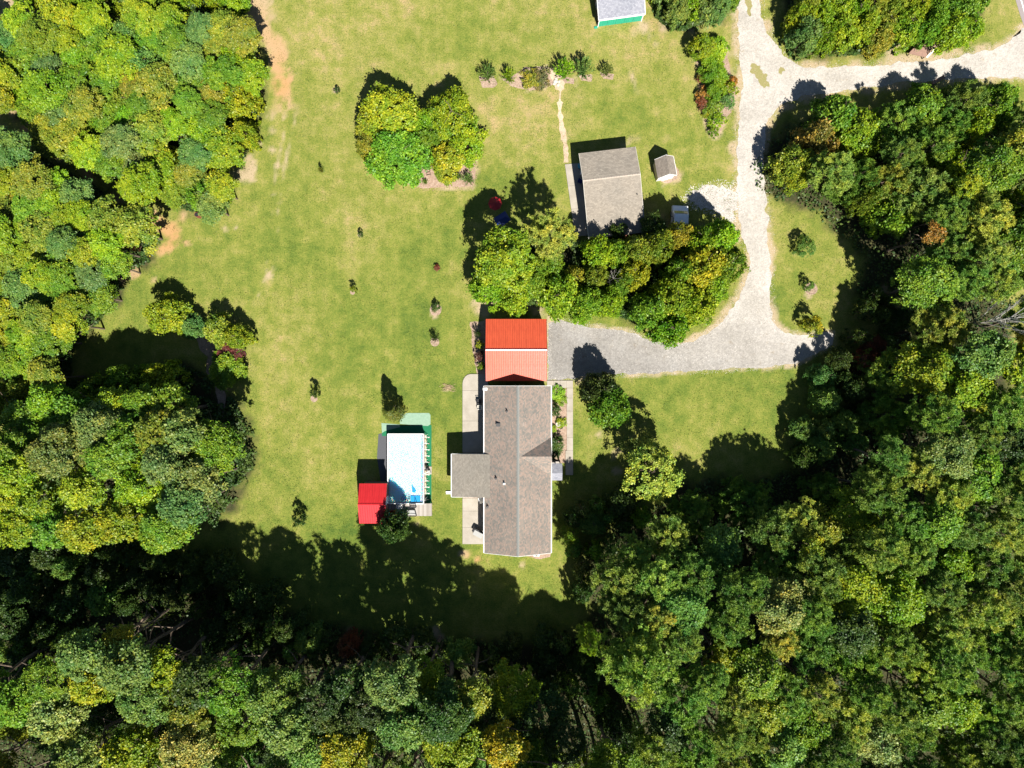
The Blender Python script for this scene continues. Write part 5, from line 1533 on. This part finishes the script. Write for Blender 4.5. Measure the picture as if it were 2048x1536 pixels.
# pump set
px_, py_ = G(857, 940)
pump = empty('pool_pump', (px_, py_, 0), 0, 'white pool pump and black filter on a slab east of the pool', 'pool pump')
MB().box(-.28, -.55, .01, .42, .45, .09).build('slab', M['concrete'], pump)
MB().lathe([(.22,.09),(.24,.3),(.24,.7),(.15,.82),(.05,.86)], (-.12,.28), 12).build('filter', M['dark'], pump)
MB().lathe([(.16,.09),(.17,.35),(.12,.45)], (.12,-.1), 10).tube((.12,-.1,.25),(.3,-.42,.25),.12,.12,8).build('motor', M['grey_mesh'], pump)
hz = MB(); railing(hz, [(-.12,.28,.5),(-.5,.35,.5),(-.85,.1,.7)], .04); railing(hz, [(.12,-.1,.4),(-.35,-.35,.4),(-.85,-.45,.6)], .04); hz.build('hose', M['white'], pump)
# carpets and mats round the pool
def rectw(x0, y0, x1, y1, z): 
    a_ = G(x0, y0, 0); c_ = G(x1, y1, 0)
    return (a_[0], c_[1], z, c_[0], a_[1], z+.012)
def matobj(name, quads, m_, label, cat, z):
    mb_ = MB()
    for q in quads: mb_.slab([(*G(*p), z) for p in q][::-1], z-.001)
    return tag(mb_.build(name, m_), label, cat)
matobj('carpet', [[(764,852),(863,850),(863,1006),(846,1006),(846,872),(764,872)]], M['carpet'], 'dark green outdoor carpet wrapped round the north and east of the pool', 'carpet', .014)
matobj('carpet', [[(800,826),(858,826),(861,830),(861,848),(856,852),(800,848)]], M['carpet_pale'], 'faded mint green carpet square north of the pool', 'carpet', .022)
matobj('carpet', [[(763,846),(800,849),(800,854),(770,862),(764,866)]], M['carpet_pale'], 'narrow faded green carpet strip near the evergreen', 'carpet', .022)
matobj('ground_mat', [[(757,868),(776,864),(776,1003),(768,1003),(754,915)]], M['black_mat'], 'dark grey weed mat along the west side of the pool', 'mat', .008)
matobj('ground_mat', [[(845,870),(853,870),(852,1004),(845,1004)]], M['sand'], 'tan strip of ground under the east braces of the pool', 'mat', .030)
# ---- deck
DZ = 1.2
deck = empty('deck', (0, 0, 0), 0, 'grey wooden deck along the south end of the pool', 'deck')
dw, dn = G(775, 1007, DZ); de, ds = G(864, 1032, DZ)
dn = min(dn, ps0-.02)
nb = 40
bw = (de-dw)/nb
bme = MB().box(.004, 0, -.035, bw-.004, dn-ds, 0)
first = bme.build('deck_board', M['deck'], deck); first.location = (dw, ds, DZ)
for k in range(1, nb):
    o = bpy.data.objects.new('deck_board', first.data); o.location = (dw+bw*k, ds + (random.random()-.5)*.03, DZ+random.uniform(-.004, .004)); link(o); o.parent = deck
fr = MB(); fr.box(dw, ds+.05, DZ-.22, de, ds+.10, DZ-.045); fr.box(dw, dn-.10, DZ-.22, de, dn-.05, DZ-.045)
for k in range(5):
    x = dw+.1+(de-dw-.3)*k/4
    for yy in (ds+.12, dn-.22): fr.box(x, yy, 0, x+.1, yy+.1, DZ-.05)
fr.build('deck_frame', M['wood_brown'], deck)
# black bench with mesh seat on the deck
bx0, by0 = G(810, 1031, 1.7); bx1, by1 = G(832.5, 1020, 1.7)
ben = empty('deck_bench', (0, 0, 0), 0, 'black framed bench with pale mesh seat on the pool deck', 'bench')
fr = MB(); railing(fr, [(bx0,by0,1.62),(bx1,by0-.05,1.62),(bx1-.22,by1,1.62),(bx0-.2,by1,1.62),(bx0,by0,1.62)], .035)
for (x, y) in ((bx0,by0),(bx1,by0-.05),(bx1-.22,by1),(bx0-.2,by1)): fr.tube((x,y,DZ),(x,y,1.62),.03)
fr.build('bench_frame', M['dark'], ben)
MB().slab([(bx0+.02,by0+.05,1.64),(bx1-.06,by0+.05,1.64),(bx1-.26,by1-.05,1.64),(bx0-.15,by1-.05,1.64)], .02).build('seat', M['grey_mesh'], ben)
bk = MB(); railing(bk, [(bx0,by0,1.62),(bx0+.05,by0-.03,2.05),(bx1-.02,by0-.08,2.05),(bx1,by0-.05,1.62)], .03); bk.build('backrest', M['dark'], ben)
for k in range(3):
    c_ = MB(); x = bx0-.30-k*.16
    c_.tube((x, by0-.02, DZ+.02), (x-.10, by1+.02, DZ+.45), .03); c_.tube((x, by0-.02, DZ+.45), (x-.1, by1+.02, DZ+.45), .03)
    c_.build('folded_frame', M['dark'], ben)
def chair(name, px, py, z, rz, mt, label, cat='chair', w=.55, group=None):
    x, y = G(px, py, z+.45)
    c = empty(name, (x, y, z), rz, label, cat, group)
    MB().box(-w/2, -w/2, .40, w/2, w/2, .45).build('seat', mt, c)
    MB().add([(-w/2,-w/2,.45),(w/2,-w/2,.45),(w/2,-w/2-.16,.98),(-w/2,-w/2-.16,.98),(-w/2,-w/2+.04,.45),(w/2,-w/2+.04,.45),(w/2,-w/2-.12,.98),(-w/2,-w/2-.12,.98)],
             [(0,1,2,3),(7,6,5,4),(0,4,5,1),(1,5,6,2),(2,6,7,3),(3,7,4,0)]).build('backrest', mt, c)
    for sx_ in (-1, 1):
        MB().box(sx_*w/2-.03, -w/2, .62, sx_*w/2+.03, w/2, .66).build('armrest', mt, c)
        for sy2 in (-1, 1):
            MB().tube((sx_*(w/2-.03), sy2*(w/2-.03), 0), (sx_*(w/2-.03), sy2*(w/2-.03), .62 if sy2 > 0 else .45), .022, .022, 6).build('leg', mt, c)
    return c
chair('deck_chair', 793, 1026, DZ, math.pi, M['red_plastic'], 'red chair on the pool deck, the one nearer the black bench')
chair('deck_chair', 784, 1026, DZ, math.pi+.2, M['red_plastic'], 'red chair on the pool deck, close to the red shed')
x, y = G(799, 1013, DZ+.6)
tb = empty('patio_table', (x, y, DZ), 0, 'small round white lacy table on the pool deck', 'table')
tm_ = MB()
for k in range(8):
    a1 = k*math.pi/4; tm_.tube((.06*math.cos(a1), .06*math.sin(a1), .62), (.36*math.cos(a1), .36*math.sin(a1), .62), .022, .03, 5)
for rr_ in (.18, .36):
    for k in range(14):
        a1 = k*2*math.pi/14; a2 = (k+1)*2*math.pi/14
        tm_.tube((rr_*math.cos(a1), rr_*math.sin(a1), .62), (rr_*math.cos(a2), rr_*math.sin(a2), .62), .025, .025, 5)
tm_.build('table_top', M['white'], tb)
MB().tube((0,0,0), (0,0,.6), .03, .03, 8).lathe([(.2,0),(.03,.06)], (0,0), 10).build('pedestal', M['white'], tb)

# ------------------------------------------------------------------ furniture and small things
chair('patio_chair', 957, 803, .1, math.pi/2, M['dark'], 'dark patio chair by the house west wall, northern of two')
chair('patio_chair', 958.5, 815, .1, math.pi/2, M['stone'], 'pale patio chair by the house west wall, southern of two')
chair('patio_chair', 1160.5, 362, .1, -.4, M['blue_fabric'], 'blue chair on the shaded cottage porch')
chair('patio_chair', 1164, 345, .1, 1.5, M['white'], 'white chair on the shaded cottage porch', w=.48)
x, y = G(1160.5, 332, .7)
tb = empty('patio_table', (x, y, .1), 0, 'round teal table at the north end of the cottage porch', 'table')
MB().lathe([(.34,.62),(.36,.65),(.34,.68)], (0,0), 18).build('table_top', M['teal'], tb)
MB().tube((0,0,0), (0,0,.62), .03, .03, 8).lathe([(.22,0),(.03,.05)], (0,0), 10).build('pedestal', M['dark'], tb)
# long black bench-swing and grill at the south patio
x, y = G(958, 1065, .7)
ln = empty('lounge_chair', (x, y, .1), math.radians(-27), 'black framed lounge chair with grey mesh on the southern patio', 'lounge chair')
MB().box(-.62, -.62, .42, .62, .08, .47).build('seat', M['grey_mesh'], ln)
MB().box(-.66, .08, .40, .70, .26, .80).build('backrest', M['dark'], ln)
MB().box(-.82, -.30, .40, -.67, .26, .62).build('armrest', M['dark'], ln)
MB().box(.72, .05, .40, .86, .34, .62).build('armrest', M['dark'], ln)
for (a1, b1) in ((-.58,-.55),(.58,-.55),(-.58,.15),(.58,.15)): MB().tube((a1,b1,0),(a1,b1,.42),.025,.025,6).build('leg', M['dark'], ln)
chair('patio_chair', 962, 999, .1, .3, M['white'], 'white slatted chair at the inner corner of the wing')
# air conditioner
x, y = G(1073, 1108, .8)
ac = empty('air_conditioner', (x, y, 0), 0, 'white air conditioning unit with black fan below the south eave', 'air conditioner')
MB().box(-.42, -.36, .0, .42, .36, .06).build('pad', M['concrete'], ac)
MB().box(-.36, -.30, .06, .36, .30, .78).build('cabinet', M['white'], ac)
MB().lathe([(.27,.782),(.27,.80),(.1,.83)], (0,0), 18).build('fan_grille', M['dark'], ac)
# front bed ornament: wheelbarrow-like urn and stones
x, y = G(1117, 850, .3)
bb = empty('garden_ornament', (x, y, 0), .5, 'stone urn with a small dark bowl in the front bed', 'ornament')
MB().lathe([(.12,0),(.10,.15),(.24,.35),(.30,.45),(.26,.45),(.05,.35)], (0,.1), 14).build('urn', M['stone'], bb)
MB().lathe([(.10,0),(.19,.2),(.21,.3),(.17,.3),(.05,.22)], (.15,-.45), 12).build('bowl', M['dark'], bb)
# wooden ladder on the mulch island
x, y = G(856, 342, .05)
ld = empty('wooden_ladder', (x, y, .03), math.radians(10), 'short wooden ladder lying on the mulch island', 'ladder')
for sx_ in (-.24, .24): MB().box(sx_-.035, -.6, 0, sx_+.035, .6, .08).build('rail', M['wood_dark'], ld)
for k in range(4): MB().box(-.2, -.52+k*.33, .02, .2, -.44+k*.33, .06).build('rung', M['wood_dark'], ld)
# barrel at the young wood
x, y = G(393, 429, .9)
br = empty('fire_barrel', (x, y, 0), 0, 'rusty dark red barrel standing at the edge of the young wood', 'barrel')
MB().lathe([(.28,0),(.29,.02),(.29,.3),(.31,.32),(.29,.34),(.29,.6),(.31,.62),(.29,.64),(.29,.88),(.30,.9)], (0,0), 20).build('drum', M['rust'], br)
MB().lathe([(.25,.905),(.25,.91)], (0,0), 20).build('dark_top_disc', M['dark'], br)  # flat black disc painted for the shaded hollow of the drum
# brown lean-to beside the road and a board shelter opposite
x, y = G(1840, 103, 1.0)
sh2 = empty('roadside_shelter', (x, y, 0), math.radians(-10), 'low brown wooden shelter at the verge north of the white drive', 'shelter')
MB().slab([(-1.25,-.35,.75),(.95,-.45,.75),(1.45,.42,1.25),(-.75,.52,1.25)], .06).build('roof', M['wood_brown'], sh2)
MB().slab([(1.0,-.45,.78),(1.25,-.45,.78),(1.75,.42,1.28),(1.5,.42,1.28)], .06).build('side_board', M['siding'], sh2)
for (a1, b1, h1) in ((-1.05,-.25,.68),(.9,-.3,.68),(1.3,.3,1.15),(-.65,.38,1.15)): MB().box(a1-.05,b1-.05,0,a1+.05,b1+.05,h1).build('post', M['wood_dark'], sh2)
MB().box(-1.0,-.1,.3,1.0,.3,.36).build('shelf', M['wood_brown'], sh2)
x, y = G(1856, 174, 0)
sg = empty('board_sign', (x, y, 0), math.radians(28), 'dark wooden board with little roof in the shade south of the white drive', 'sign')
MB().box(-.75, -.06, .9, .75, .0, 2.1).build('board', M['wood_dark'], sg)
MB().box(-.85, -.25, 2.1, .85, .2, 2.17).build('cap', M['wood_brown'], sg)
for sx_ in (-.7, .7): MB().box(sx_-.05, -.16, 0, sx_+.05, -.065, 2.1).build('post', M['wood_dark'], sg)
# red parasol and blue canopy in the shade left of the cottage
x, y = G(990, 407, 2.1)
um = empty('parasol', (x, y, 0), 0, 'dark red parasol half in tree shade on the lawn', 'parasol')
for k in range(8):
    a1 = k*math.pi/4; a2 = (k+1)*math.pi/4; R_ = .88
    MB().add([(0,0,2.45),(R_*math.cos(a1),R_*math.sin(a1),2.05),(R_*.94*math.cos((a1+a2)/2),R_*.94*math.sin((a1+a2)/2),2.03),(R_*math.cos(a2),R_*math.sin(a2),2.05)], [(0,1,2,3)]).build('canopy_panel', M['red_plastic'], um)
MB().tube((0,0,0),(0,0,2.5),.025,.025,8).build('pole', M['dark'], um)
MB().lathe([(.28,0),(.28,.06),(.06,.12)], (0,0), 14).build('base', M['dark'], um)
x, y = G(1004, 438, 1.9)
bc = empty('tarp_canopy', (x, y, 0), math.radians(32), 'dark blue canopy in deep shade beside the red parasol', 'canopy')
MB().add([(-.9,-.7,1.7),(.9,-.7,1.7),(.9,.7,1.7),(-.9,.7,1.7),(-.5,0,2.05),(.5,0,2.05)], [(0,1,5,4),(2,3,4,5),(1,2,5),(3,0,4)]).build('canopy', M['blue_fabric'], bc)
for (a1, b1) in ((-.86,-.66),(.86,-.66),(.86,.66),(-.86,.66)): MB().tube((a1,b1,0),(a1,b1,1.7),.02,.02,6).build('pole', M['dark'], bc)
# stick piles
def sticks(px, py, r, n, label):
    x0, y0 = G(px, py)
    m_ = MB()
    for k in range(n):
        a1 = random.uniform(-.6, .6); L = random.uniform(.15, .6)
        x = x0+random.gauss(0, r*.45); y = y0+random.gauss(0, r*.28); z = random.uniform(.02, .12)
        m_.tube((x-L/2*math.cos(a1), y-L/2*math.sin(a1), z), (x+L/2*math.cos(a1), y+L/2*math.sin(a1), z+random.uniform(0, .08)), random.uniform(.012, .03), .008, 4, False)
    tag(m_.build('stick_pile', M['straw']), label, 'stick pile', kind='stuff')
sticks(897, 776, .9, 90, 'pile of dry sticks on the lawn west of the patio')
sticks(1687, 88, .7, 26, 'few dry branches at the north thicket edge')
# boulders at the end of the path
for k, (px, py, r) in enumerate(((1111,163,.26),(1116,170,.22),(1108,168,.18),(1112,158,.2),(1118,163,.17))):
    x, y = G(px, py)
    bm = bmesh.new(); bmesh.ops.create_icosphere(bm, subdivisions=2, radius=r)
    for v_ in bm.verts:
        v_.co *= 1+random.uniform(-.14, .14); v_.co.z *= .5
    me = bpy.data.meshes.new('boulder'); bm.to_mesh(me); bm.free(); me.materials.append(M['stone'])
    o = bpy.data.objects.new('boulder', me); o.location = (x, y, r*.25); link(o)
    tag(o, 'pale boulder in the heap where the sandy path meets the shrub row', 'boulder', 'boulders at the path end')

# ---- white van under the trees
x, y = G(1361, 447, 1.6)
van = empty('parked_van', (x, y, 0), math.radians(-3), 'white van parked under the trees east of the cottage', 'van')
W_, L2 = 1.0, 2.45
prof = [(-L2,.45),(-L2,1.75),(-L2+.15,1.95),(L2-1.35,1.98),(L2-.75,1.25),(L2-.05,1.05),(L2,.8),(L2,.45)]
v_ = []
for sx_ in (-1, 1):
    for (yy, zz) in prof:
        inset = .10 if zz > 1.3 else 0
        v_.append((sx_*(W_-inset), yy, zz))
n_ = len(prof)
f_ = [tuple(range(n_)), tuple(range(2*n_-1, n_-1, -1))] + [(i, i+n_, (i+1) % n_+n_, (i+1) % n_) for i in range(n_)]
o = mesh_obj('body', v_, f_, M['white'], van)
bm = bmesh.new(); bm.from_mesh(o.data); bmesh.ops.recalc_face_normals(bm, faces=bm.faces[:]); bmesh.ops.bevel(bm, geom=bm.edges[:], offset=.05, segments=2, affect='EDGES'); bm.to_mesh(o.data); bm.free()
MB().add([(-.82,L2-1.27,1.90),(.82,L2-1.27,1.90),(.86,L2-.83,1.375),(-.86,L2-.83,1.375)], [(0,1,2,3),(3,2,1,0)][:1]).build('windscreen', M['glass'], van).location = (0, .03, .03)
for sx_ in (-1, 1):
    MB().add([(sx_*.925,-1.9,1.28),(sx_*.925,.8,1.28),(sx_*.905,.7,1.75),(sx_*.905,-1.9,1.75)], [(0,1,2,3)]).build('side_window', M['glass'], van).location = (sx_*.045, 0, 0)
    for yy in (-1.55, 1.5):
        wv = MB(); wv.tube((sx_*.80,yy,.34),(sx_*1.02,yy,.34),.34,.34,18); w_ = wv.build('wheel', M['rubber'], van)
        MB().tube((sx_*1.0,yy,.34),(sx_*1.03,yy,.34),.19,.17,14).build('rim', M['grey_mesh'], w_)
    MB().box(sx_*.98-.0, .9, 1.15, sx_*1.20, 1.0, 1.3).build('mirror', M['dark'], van)
MB().box(-.05-.8, -L2-.06, .5, .85, -L2-.0, .68).build('bumper', M['dark'], van)
print('done objects', len(bpy.data.objects))
